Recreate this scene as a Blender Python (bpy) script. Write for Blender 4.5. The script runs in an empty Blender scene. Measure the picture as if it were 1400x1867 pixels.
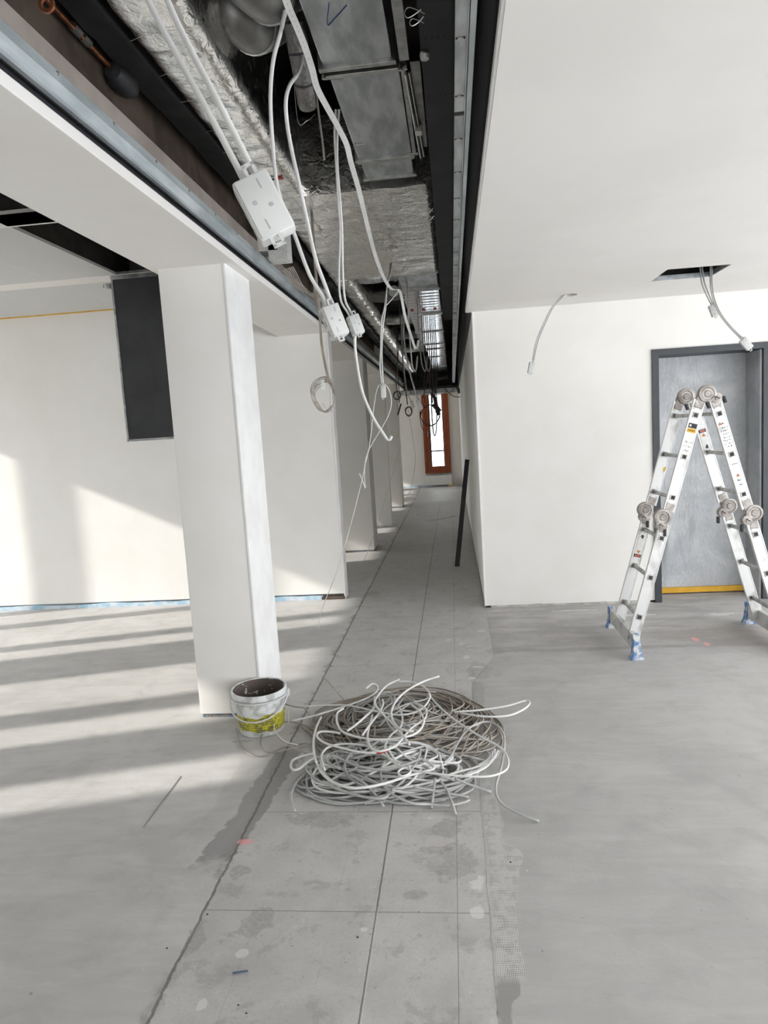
import bpy, bmesh, math, random
from mathutils import Vector, Matrix, noise
random.seed(7)
PI = math.pi

# ------------------------------------------------------------------ camera, world, sun, exposure
FPX, CX, CY, H = 1250.0, 700.0, 933.5, 1.58
RW = ((0.99331985, -0.0487303, -0.10459938), (0.09796768, -0.12285463, 0.98757738), (-0.06097546, -0.99122757, -0.11725994))
sc = bpy.context.scene
COL = sc.collection
cam = bpy.data.objects.new('camera', bpy.data.cameras.new('camera'))
COL.objects.link(cam)
cam.data.sensor_fit = 'HORIZONTAL'; cam.data.sensor_width = 36.0; cam.data.lens = 36.0 * FPX / 1400.0
cam.data.clip_start = 0.02; cam.data.clip_end = 200
m = Matrix.Identity(4)
for r in range(3):
    m[r][0] = RW[r][0]; m[r][1] = -RW[r][1]; m[r][2] = -RW[r][2]
m[2][3] = H
cam.matrix_world = m
sc.camera = cam

wd = bpy.data.worlds.new('world'); sc.world = wd; wd.use_nodes = True
bg = wd.node_tree.nodes['Background']
bg.inputs[0].default_value = (0.93, 0.96, 1.0, 1); bg.inputs[1].default_value = 7.0

sun = bpy.data.objects.new('sun', bpy.data.lights.new('sun', 'SUN')); COL.objects.link(sun)
sun.data.energy = 6.2; sun.data.angle = math.radians(0.9); sun.data.color = (1.0, 0.96, 0.90)
SUN = Vector((1.0, 0.30, -0.468))
sun.rotation_euler = SUN.to_track_quat('-Z', 'Y').to_euler(); sun.location = (-12, -3, 6)

def portal(name, loc, direction, sx, sy):
    l = bpy.data.lights.new(name, 'AREA'); l.shape = 'RECTANGLE'; l.size = sx; l.size_y = sy
    o = bpy.data.objects.new(name, l); COL.objects.link(o); o.location = loc
    o.rotation_euler = Vector(direction).to_track_quat('-Z', 'Z').to_euler()
    l.cycles.is_portal = True
portal('window_portal', (2.65, -3.98, 1.3), (0, 1, 0), 3.5, 2.4)
portal('window_portal', (4.58, 0.9, 1.3), (-1, 0, 0), 8.4, 2.4)
portal('window_portal', (-7.05, 3.7, 1.5), (1, 0, 0), 5.2, 2.8)
portal('window_portal', (-7.05, 12.5, 1.45), (1, 0, 0), 12, 2.8)

vs = sc.view_settings
vs.view_transform = 'Standard'; vs.look = 'None'; vs.gamma = 1; vs.use_curve_mapping = False
vs.exposure = -0.15
sc.cycles.max_bounces = 14; sc.cycles.diffuse_bounces = 8; sc.cycles.glossy_bounces = 5
sc.cycles.sample_clamp_indirect = 8.0; sc.cycles.caustics_reflective = False; sc.cycles.caustics_refractive = False
sc.cycles.use_denoising = True

# ------------------------------------------------------------------ pixel <-> place
def ray(px, py):
    d = (px - CX, py - CY, FPX)
    return [sum(RW[r][k] * d[k] for k in range(3)) for r in range(3)]
def AY(px, py, y):
    r = ray(px, py); t = y / r[1]; return Vector((r[0] * t, y, H + r[2] * t))
def AZ(px, py, z):
    r = ray(px, py); t = (z - H) / r[2]; return Vector((r[0] * t, r[1] * t, z))

# ------------------------------------------------------------------ materials
def lin(c):
    if isinstance(c, (int, float)): c = (c, c, c)
    return tuple((v / 12.92 if v <= 0.04045 else ((v + 0.055) / 1.055) ** 2.4) for v in c[:3]) + (1.0,)
def rgb(r, g, b): return lin((r / 255, g / 255, b / 255))

class V:
    nt = None
    def __init__(s, sock): s.s = sock
    @staticmethod
    def _in(node, i, v):
        if isinstance(v, V): V.nt.links.new(v.s, node.inputs[i])
        else: node.inputs[i].default_value = v
    @staticmethod
    def m(op, a, b=None, c=None):
        n = V.nt.nodes.new('ShaderNodeMath'); n.operation = op
        V._in(n, 0, a)
        if b is not None: V._in(n, 1, b)
        if c is not None: V._in(n, 2, c)
        return V(n.outputs[0])
    def __add__(s, o): return V.m('ADD', s, o)
    __radd__ = __add__
    def __sub__(s, o): return V.m('SUBTRACT', s, o)
    def __rsub__(s, o): return V.m('SUBTRACT', o, s)
    def __mul__(s, o): return V.m('MULTIPLY', s, o)
    __rmul__ = __mul__
    def __truediv__(s, o): return V.m('DIVIDE', s, o)
    def abs(s): return V.m('ABSOLUTE', s)
    def mod(s, o): return V.m('FLOORED_MODULO', s, o)
    def min(s, o): return V.m('MINIMUM', s, o)
    def max(s, o): return V.m('MAXIMUM', s, o)
def step(v, a, b):      # 0 at a -> 1 at b
    n = V.nt.nodes.new('ShaderNodeMapRange'); n.interpolation_type = 'SMOOTHSTEP'
    V._in(n, 0, v); n.inputs[1].default_value = a; n.inputs[2].default_value = b
    return V(n.outputs[0])
def mixc(f, a, b):
    n = V.nt.nodes.new('ShaderNodeMix'); n.data_type = 'RGBA'
    V._in(n, 0, f)
    for i, c in ((6, a), (7, b)):
        if isinstance(c, V): V.nt.links.new(c.s, n.inputs[i])
        else: n.inputs[i].default_value = c
    return V(n.outputs[2])
def nz(scale, detail=3, rough=0.55, vec=None, dist=0.0, stretch=None):
    n = V.nt.nodes.new('ShaderNodeTexNoise'); n.inputs['Scale'].default_value = scale
    n.inputs['Detail'].default_value = detail; n.inputs['Roughness'].default_value = rough; n.inputs['Distortion'].default_value = dist
    src = vec if vec is not None else coords().s
    if stretch:
        mp = V.nt.nodes.new('ShaderNodeMapping'); mp.inputs['Scale'].default_value = stretch
        V.nt.links.new(src, mp.inputs[0]); src = mp.outputs[0]
    V.nt.links.new(src, n.inputs['Vector'])
    return V(n.outputs[0])
def coords(kind='Object'):
    return V(V.nt.nodes.new('ShaderNodeTexCoord').outputs[kind])
def xyz():
    n = V.nt.nodes.new('ShaderNodeSeparateXYZ'); V.nt.links.new(coords().s, n.inputs[0])
    return V(n.outputs[0]), V(n.outputs[1]), V(n.outputs[2])
def new(name, rough=0.6, metal=0.0, color=None):
    mt = bpy.data.materials.new(name); mt.use_nodes = True
    V.nt = mt.node_tree
    b = mt.node_tree.nodes['Principled BSDF']
    b.inputs['Roughness'].default_value = rough; b.inputs['Metallic'].default_value = metal
    if color is not None: b.inputs['Base Color'].default_value = color
    return mt, b
def setc(b, v): V.nt.links.new(v.s, b.inputs['Base Color'])
def setr(b, v): V.nt.links.new(v.s, b.inputs['Roughness'])
def bump(b, h, strength=0.3, dist=0.01):
    n = V.nt.nodes.new('ShaderNodeBump'); n.inputs['Strength'].default_value = strength; n.inputs['Distance'].default_value = dist
    V.nt.links.new(h.s, n.inputs['Height']); V.nt.links.new(n.outputs[0], b.inputs['Normal'])
def noisy(name, c1, c2, scale=8, rough=0.6, metal=0.0, bs=0.0, bscale=60, lo=0.35, hi=0.65, stretch=None):
    mt, b = new(name, rough, metal)
    setc(b, mixc(step(nz(scale, 4, stretch=stretch), lo, hi), c1, c2))
    if bs: bump(b, nz(bscale, 3), bs, 0.005)
    return mt

M = {}
M['wall'] = noisy('white_paint', rgb(230, 228, 223), rgb(233, 231, 227), 3, 0.75, bs=0.08, bscale=25)
M['wall_edge'] = noisy('edge_bead', rgb(236, 236, 235), rgb(228, 227, 226), 5, 0.6)
M['ceiling'] = noisy('ceiling_paint', rgb(229, 226, 222), rgb(233, 231, 227), 1.2, 0.8)
M['dark_board'] = noisy('dark_board', rgb(50, 51, 53), rgb(58, 59, 61), 4, 0.7)
M['black_plate'] = noisy('black_plate', rgb(44, 44, 45), rgb(52, 52, 53), 6, 0.6)
M['brown'] = noisy('brown_board', rgb(62, 52, 44), rgb(92, 78, 68), 5, 0.8)
M['beige'] = noisy('beige_board', rgb(150, 140, 133), rgb(170, 160, 152), 4, 0.8)
M['slab'] = noisy('slab', rgb(60, 57, 54), rgb(80, 76, 72), 5, 0.9)
M['rubber'] = noisy('black_rubber', rgb(34, 35, 37), rgb(46, 47, 50), 9, 0.55, bs=0.25, bscale=40)
M['galv'] = noisy('galvanised', rgb(168, 173, 175), rgb(208, 212, 214), 14, 0.36, 1.0, bs=0.05, bscale=30, stretch=(1, .3, 1))
M['galv_blue'] = noisy('galvanised_rail', rgb(176, 186, 190), rgb(214, 222, 226), 9, 0.4, 0.5, stretch=(1, .25, 1))
M['steel'] = noisy('zinc', rgb(170, 170, 168), rgb(200, 200, 198), 20, 0.35, 1.0)
M['alu'] = noisy('aluminium', rgb(168, 167, 163), rgb(210, 210, 208), 13, 0.5, 0.55, bs=0.04, bscale=90, lo=.28, hi=.5, stretch=(1, 1, .4))
M['alu_rung'] = noisy('rung_aluminium', rgb(140, 140, 138), rgb(182, 182, 180), 16, 0.42, 0.7)
M['hinge'] = noisy('cast_hinge', rgb(128, 122, 117), rgb(164, 158, 152), 18, 0.45, 0.6)
M['dark'] = noisy('dark_void', rgb(40, 37, 34), rgb(58, 53, 49), 10, 0.7)
M['blue'] = noisy('blue_foam', rgb(158, 190, 210), rgb(205, 214, 220), 12, 0.8)
M['blue_cap'] = noisy('blue_cap', rgb(92, 130, 180), rgb(208, 208, 204), 24, 0.6, lo=0.42, hi=0.6)
M['cable_white'] = noisy('cable_white', rgb(206, 206, 203), rgb(222, 222, 220), 6, 0.45)
M['cable_grey'] = noisy('cable_grey', rgb(160, 161, 160), rgb(180, 180, 178), 6, 0.45)
M['cable_tan'] = noisy('cable_tan', rgb(140, 133, 124), rgb(170, 163, 155), 5, 0.5)
M['cable_dark'] = noisy('cable_dark', rgb(52, 46, 44), rgb(88, 80, 76), 9, 0.5)
M['cable_brown'] = noisy('cable_brown', rgb(128, 118, 106), rgb(158, 148, 134), 9, 0.55)
M['copper'] = noisy('copper', rgb(168, 104, 70), rgb(110, 72, 54), 20, 0.35, 0.8)
M['plastic'] = noisy('box_plastic', rgb(190, 191, 189), rgb(206, 207, 205), 6, 0.4)
M['plastic_dark'] = noisy('box_knockout', rgb(156, 157, 156), rgb(172, 173, 172), 9, 0.5)
M['frame'] = noisy('door_frame_paint', rgb(50, 53, 57), rgb(58, 61, 65), 5, 0.5)
M['wood'] = noisy('window_wood', rgb(150, 78, 40), rgb(120, 56, 28), 9, 0.4, stretch=(4, 4, .5))
M['yellow'] = noisy('yellow_tape', rgb(222, 172, 40), rgb(206, 156, 34), 6, 0.6)
M['red'] = noisy('red_tape', rgb(190, 40, 32), rgb(160, 30, 26), 20, 0.5)
M['ink'] = noisy('ink', rgb(30, 30, 34), rgb(44, 44, 50), 20, 0.6)
M['ink_blue'] = noisy('ink_blue', rgb(52, 72, 130), rgb(60, 80, 140), 20, 0.6)
M['label_white'] = noisy('label_white', rgb(222, 222, 218), rgb(206, 206, 202), 60, 0.5)
M['label_orange'] = noisy('label_orange', rgb(196, 124, 50), rgb(170, 104, 44), 60, 0.5)
M['label_red'] = noisy('label_red', rgb(188, 70, 64), rgb(204, 120, 112), 90, 0.5)
M['radiator'] = noisy('radiator_white', rgb(228, 228, 226), rgb(234, 234, 232), 5, 0.4)
M['foam_yellow'] = noisy('foam', rgb(212, 184, 136), rgb(196, 168, 122), 20, 0.8)

M['splinter'] = noisy('splinter_plastic', rgb(70, 88, 112), rgb(84, 100, 122), 20, 0.5)
M['mortar_grey'] = noisy('mortar_grey', rgb(196, 194, 190), rgb(168, 166, 162), 14, 0.9, bs=.5, bscale=60)
M['cable_brown_dark'] = noisy('dull_wire', rgb(96, 94, 92), rgb(116, 114, 112), 9, 0.6)
def mat_tiles():
    mt, b = new('ceiling_tiles', 0.8)
    x, y, z = xyz()
    l = step((x.mod(0.6) - 0.3).abs(), 0.297, 0.299)
    setc(b, mixc(l, rgb(204, 204, 202), rgb(226, 225, 222)))
    return mt
M['tiles'] = mat_tiles()
M['ground_mat'] = noisy('pale_paving', rgb(150, 148, 143), rgb(162, 160, 155), 2, 0.9)  # grey of the unseen ground and mass added to cut sky light

def mat_foil():
    mt, b = new('foil', 0.2, 1.0, rgb(246, 244, 240))
    a = nz(11, 2, 0.5, dist=1.4); c = nz(38, 2, 0.5, dist=1.0, stretch=(1, .5, 1))
    w = V.m('SQRT', (a - 0.5).abs()) * 0.8 + V.m('SQRT', (c - 0.5).abs()) * 0.3
    bump(b, w, 0.22, 0.02)
    setr(b, step(nz(20, 2), 0.3, 0.7) * 0.12 + 0.16)
    return mt
M['foil'] = mat_foil()

def mat_ribbed():
    mt, b = new('ribbed_galvanised', 0.16, 1.0, rgb(190, 194, 196))
    x, y, z = xyz()
    s = V.m('SINE', y * 42.0)
    bump(b, s + nz(9, 2) * 0.5, 0.4, 0.004)
    return mt
M['ribbed'] = mat_ribbed()

def mat_spiral():
    mt, b = new('dull_foil_pipe', 0.35, 1.0, rgb(120, 118, 116))
    bump(b, nz(50, 3, 0.6, dist=1), 0.8, 0.01)
    return mt
M['pipe'] = mat_spiral()

def mat_plate():
    mt, b = new('slotted_black_plate', 0.8); b.inputs['Specular IOR Level'].default_value = 0.2
    x, y, z = xyz()
    g = V.nt.nodes.new('ShaderNodeNewGeometry'); sp_ = V.nt.nodes.new('ShaderNodeSeparateXYZ'); V.nt.links.new(g.outputs['Position'], sp_.inputs[0])
    wx, wy = V(sp_.outputs[0]), V(sp_.outputs[1])
    sl = step(((wx + 0.028).mod(0.017) - 0.0085).abs(), 0.0026, 0.0018) * step(((wy - 1.98 + 0.1625).mod(0.325) - 0.1625).abs(), 0.009, 0.007) * step(wx, 0.036, 0.034)
    setc(b, mixc(sl, mixc(step(nz(6), .35, .65), rgb(30, 30, 31), rgb(36, 36, 37)), rgb(8, 8, 8)))
    return mt
M['plate_slots'] = mat_plate()

def mat_film():
    mt, b = new('protective_fleece', 0.55)
    n1 = nz(3, 4, 0.6, dist=0.6); fine = nz(120, 2, stretch=(1, 1, .3))
    setc(b, mixc(step(n1 * 0.7 + fine * 0.3, 0.35, 0.65), rgb(166, 169, 172), rgb(194, 196, 198)))
    wr = nz(3.2, 4, 0.55, dist=0.8, stretch=(2.6, 1, .8))
    bump(b, (wr - 0.5).abs() * 1.0 + fine * 0.03, 0.35, 0.05)
    return mt
M['film'] = mat_film()

def mat_bucket():
    mt, b = new('bucket_plastic', 0.4)
    x, y, z = xyz()
    ang = V.m('ARCTAN2', y, x)
    zz = z + (nz(14, 3) - 0.5) * 0.05
    lab = step(zz, 0.03, 0.038) * step(zz, 0.125, 0.115)
    rows = step((z.mod(0.013) - 0.0065).abs(), 0.0035, 0.002) * step(nz(90, 1), 0.45, 0.5)
    yel = mixc(step(nz(22, 3), 0.42, 0.6), rgb(196, 188, 52), rgb(128, 124, 74))
    yel = mixc(rows * 0.7, yel, rgb(84, 84, 50))
    base = mixc(step(nz(20, 4), 0.4, 0.65), rgb(214, 216, 216), rgb(172, 172, 168))
    setc(b, mixc(lab, base, yel))
    return mt
M['bucket'] = mat_bucket()
def mat_bucket_in():
    mt, b = new('dried_mortar', 0.8)
    setc(b, mixc(step(nz(16, 4, dist=0.5), 0.56, 0.6), rgb(92, 82, 76), rgb(206, 206, 202)))
    bump(b, nz(40, 4), 0.5, 0.01)
    return mt
M['mortar'] = mat_bucket_in()
M['clear'] = new('clear_bucket_base', 0.3, 0, rgb(120, 122, 110))[0]

def mat_glass():
    mt = bpy.data.materials.new('window_glass'); mt.use_nodes = True; nt = mt.node_tree
    nt.nodes.clear(); o = nt.nodes.new('ShaderNodeOutputMaterial')
    g = nt.nodes.new('ShaderNodeBsdfGlossy'); g.inputs[1].default_value = 0.02
    t = nt.nodes.new('ShaderNodeBsdfTransparent'); t.inputs[0].default_value = (0.95, 0.97, 0.97, 1)
    mx = nt.nodes.new('ShaderNodeMixShader'); mx.inputs[0].default_value = 0.06
    nt.links.new(t.outputs[0], mx.inputs[1]); nt.links.new(g.outputs[0], mx.inputs[2]); nt.links.new(mx.outputs[0], o.inputs[0])
    return mt
M['glass'] = mat_glass()

def mat_floor():
    mt, b = new('cement_floor', 0.62)
    x, y, z = xyz()
    big = nz(0.9, 4, 0.6, dist=0.6); mid = nz(5, 5, 0.62, dist=0.4); fine = nz(60, 4, 0.65); speck = nz(240, 2, 0.5)
    streak = nz(7, 5, 0.6, dist=1.0, stretch=(0.35, 1.6, 1))
    wob = (nz(3.5, 3) - 0.5); wob2 = (nz(22, 3) - 0.5)
    def blob(cx, cy, rx, ry, edge=0.06, amp=0.9):
        d = V.m('SQRT', ((x - cx) / rx) * ((x - cx) / rx) + ((y - cy) / ry) * ((y - cy) / ry))
        return step(d + wob2 * amp + wob * amp, 1.0 + edge, 1.0 - edge)
    def line(c, w, v=None, soft=0.5):
        v = x if v is None else v
        return step((v - c).abs(), w, w * soft)
    # smooth screed on both sides
    scr = mixc(step(big * 0.6 + streak * 0.4, 0.38, 0.62), rgb(156, 154, 151), rgb(176, 174, 171))
    scr = mixc(step(mid, 0.5, 0.75) * 0.45, scr, rgb(132, 130, 127))
    scr = mixc(step(nz(1.6, 5, 0.65, dist=1.4), 0.5, 0.62) * 0.3, scr, rgb(134, 132, 129))
    scr = mixc(step(speck, 0.68, 0.74) * 0.3, scr, rgb(110, 108, 106))
    scr = mixc(step(x, 0.0, 0.1) * 0.36, scr, rgb(100, 99, 97))  # right side darkened in colour to offset the strong window light
    # tile strip
    til = mixc(step(mid * 0.6 + fine * 0.4, 0.38, 0.62), rgb(150, 147, 143), rgb(170, 167, 163))
    til = mixc(step(nz(8, 6, 0.7, dist=0.3), 0.54, 0.64) * 0.55, til, rgb(122, 119, 115))
    til = mixc(step(nz(19, 5, 0.75, dist=0.2), 0.60, 0.66) * 0.5, til, rgb(108, 105, 101))
    til = mixc(step(nz(13, 5, 0.7), 0.62, 0.68) * 0.35, til, rgb(190, 188, 184))
    til = mixc(step(fine, 0.5, 0.7) * 0.35, til, rgb(126, 123, 119))
    til = mixc(step(speck, 0.62, 0.70) * 0.5, til, rgb(96, 94, 92))
    jo = line(-0.328, 0.0042 , x + wob2 * 0.004) 
    jo = jo.max(line(-0.06, 0.002, x + wob2 * 0.003) * 0.7)
    for c in (-0.47, -0.72):
        jo = jo.max(line(c, 0.0016, x + wob * 0.02) * 0.3 * step(wob, -0.1, 0.1))
    yj = (y - 2.08 + 0.3).mod(0.6) - 0.3
    jo = jo.max(line(0.0, 0.003, yj + wob2 * 0.003) * 0.7)
    til = mixc(jo * 0.85, til, rgb(66, 64, 62))
    pale = line(-0.324, 0.003) * step(y, 2.12, 2.06)
    til = mixc(pale * 0.6, til, rgb(196, 194, 190))
    right = 0.045 + step(y, 4.0, 4.7) * 0.17
    in_strip = step(x - (right if isinstance(right, V) else right) + wob2 * 0.012 + wob * 0.02, 0.004, -0.004)
    in_strip = in_strip * step(x + wob2 * 0.02 + wob * 0.01, -0.922, -0.916) * step(y, 14.8, 14.7)
    # rough old floor in front of the door
    old = mixc(step(nz(4, 6, 0.7, stretch=(0.5, 1.5, 1)), 0.38, 0.62), rgb(132, 129, 126), rgb(160, 157, 154))
    old = mixc(step(nz(6, 6, 0.75, dist=0.5, stretch=(0.5, 1.5, 1)), 0.58, 0.7) * 0.5, old, rgb(190, 188, 185))
    old = mixc(blob(2.2, 4.95, 0.8, 0.22, 0.3) * 0.5, old, rgb(120, 108, 100))
    in_old = step(y + wob * 0.1 + wob2 * 0.04, 4.69, 4.72) * step(x, 0.20, 0.22) * step(y, 6.6, 6.5)
    rim = line(4.70, 0.045, y + wob * 0.1 + wob2 * 0.06) * step(x, 0.2, 0.26)
    old = mixc(step(y, 5.5, 4.75) * 0.25, old, rgb(110, 107, 104))
    c = mixc(in_strip, scr, til)
    c = mixc(in_old, c, old)
    c = mixc(rim * 0.5, c, rgb(104, 101, 98))
    # damp dark edge on the left, in front of the column
    ex = -0.955 + (y - 2.6) * 0.10
    damp = step((x - ex + wob * 0.12 + wob2 * 0.06).abs(), 0.075, 0.065) * step(y + wob2 * 0.2, 2.25, 2.4) * step(y, 3.35, 3.2)
    c = mixc(damp * 0.85, c, rgb(100, 98, 96))
    damp2 = step((x + 1.04 + wob * 0.2).abs(), 0.1, 0.07) * step(y, 2.3, 2.6) * step(y, 3.3, 3.1)
    c = mixc(damp2 * 0.3, c, rgb(128, 127, 125))
    crk = step((x + 0.918 + wob2 * 0.02 + wob * 0.012).abs(), 0.008, 0.0025)
    c = mixc(crk * 0.85, c, rgb(52, 50, 48))
    frng = step((x + 0.925 + wob2 * 0.12).abs(), 0.028, 0.0) * step(nz(5, 3), 0.42, 0.56)
    c = mixc(frng * 0.6, c, rgb(86, 83, 80))
    # right hand seam: dark filler, mesh tape
    seam = step((x - 0.063 + wob2 * 0.05).abs(), 0.022, 0.012) * step(y, 1.84, 1.78)
    seam = seam.max(blob(0.085, 1.79, 0.03, 0.06))
    c = mixc(seam * 0.8, c, rgb(104, 102, 99))
    edge = 0.125 + wob * 0.16 + step((y - 2.37).abs(), 0.14, 0.0) * 0.045 - step(y, 2.5, 3.0) * 0.045
    tape = step(x, 0.051, 0.053) * step(x - edge, 0.004, -0.004) * step(y, 1.79, 1.83) * step(y + wob2 * 0.2, 3.25, 3.15)
    gx = step((x.mod(0.0052) - 0.0026).abs(), 0.0012, 0.0006); gy = step((y.mod(0.0070) - 0.0035).abs(), 0.0014, 0.0007)
    under = mixc(step(nz(26, 4), 0.42, 0.62), rgb(120, 118, 115), rgb(66, 64, 62))
    tp = mixc(gx.max(gy) * 0.9, under, rgb(196, 194, 190))
    c = mixc(tape, c, tp)
    gh = blob(0.16, 1.93, 0.065, 0.13, 0.35, 0.5).max(blob(0.20, 2.36, 0.05, 0.06, 0.4, 0.5)).max(blob(0.17, 2.23, 0.06, 0.05, 0.5, 0.5)).max(blob(0.175, 2.05, 0.04, 0.05, 0.4, 0.5)).max(blob(0.11, 2.7, 0.05, 0.16, 0.4, 0.5))
    c = mixc(gh * (1.0 - tape) * gx * 0.55, c, rgb(120, 118, 115))
    seam2 = step((x - 0.055 + wob2 * 0.06).abs(), 0.02, 0.008) * step(y, 3.4, 3.5) * step(y, 4.4, 4.3)
    c = mixc(seam2 * 0.45, c, rgb(112, 109, 106))
    pt = blob(0.10, 4.35, 0.09, 0.17, 0.08, 1.2).max(blob(0.08, 3.95, 0.04, 0.2, 0.1, 1.0)).max(blob(0.23, 4.72, 0.07, 0.07, 0.1, 1.0))
    c = mixc(pt * 0.45, c, rgb(112, 109, 106))
    # stains on tiles
    for bx in ((-0.06, 2.33, 0.055, 0.10), (-0.16, 2.42, 0.05, 0.02), (-0.1, 2.58, 0.05, 0.06), (-0.2, 2.17, 0.03, 0.02), (-0.9, 1.95, 0.03, 0.07),
               (-0.72, 2.02, 0.05, 0.08), (-0.62, 2.62, 0.14, 0.05), (-0.84, 6.55, 0.08, 0.12), (-0.86, 2.28, 0.035, 0.04), (-1.18, 3.36, 0.05, 0.02)):
        c = mixc(blob(*bx, 0.1, 1.9) * 0.5 * step(fine, 0.3, 0.55), c, rgb(100, 97, 94))
    for bx in ((0.012, 2.225, 0.03, 0.04), (0.008, 2.09, 0.022, 0.035), (-0.724, 1.89, 0.02, 0.022), (-0.785, 1.696, 0.014, 0.026), (-0.17, 2.63, 0.012, 0.014),
               (-0.36, 2.0, 0.009, 0.008), (0.0, 4.9, 0.03, 0.02), (0.02, 4.6, 0.02, 0.03), (0.15, 5.2, 0.03, 0.02), (-0.1, 5.0, 0.02, 0.02), (0.1, 4.4, 0.04, 0.02),
               (1.4, 5.5, 0.12, 0.03), (2.0, 5.45, 0.1, 0.04), (0.9, 5.7, 0.2, 0.02), (0.05, 4.2, 0.02, 0.02)):
        c = mixc(blob(*bx, 0.1, 2.2) * 0.7, c, rgb(196, 194, 190))
    for bx in ((-0.894, 2.467, 0.03, 0.018), (1.62, 4.85, 0.022, 0.05), (1.66, 4.74, 0.02, 0.04)):
        c = mixc(blob(*bx, 0.3, 0.6) * 0.75, c, rgb(214, 128, 124))
    c = mixc(step(nz(34, 2), 0.735, 0.75) * 0.6, c, rgb(96, 93, 90))
    g_ = V.nt.nodes.new('ShaderNodeGamma'); V.nt.links.new(c.s, g_.inputs[0]); g_.inputs[1].default_value = 0.70
    setc(b, V(g_.outputs[0]))
    setr(b, step(mid, 0.3, 0.7) * 0.2 + 0.5)
    bump(b, fine * 0.45 + mid * 0.5 - jo * in_strip * 0.8 - crk * 1.5 - in_strip * 0.6 + tape * gx.max(gy) * 0.3, 0.35, 0.006)
    return mt
M['floor'] = mat_floor()

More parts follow.
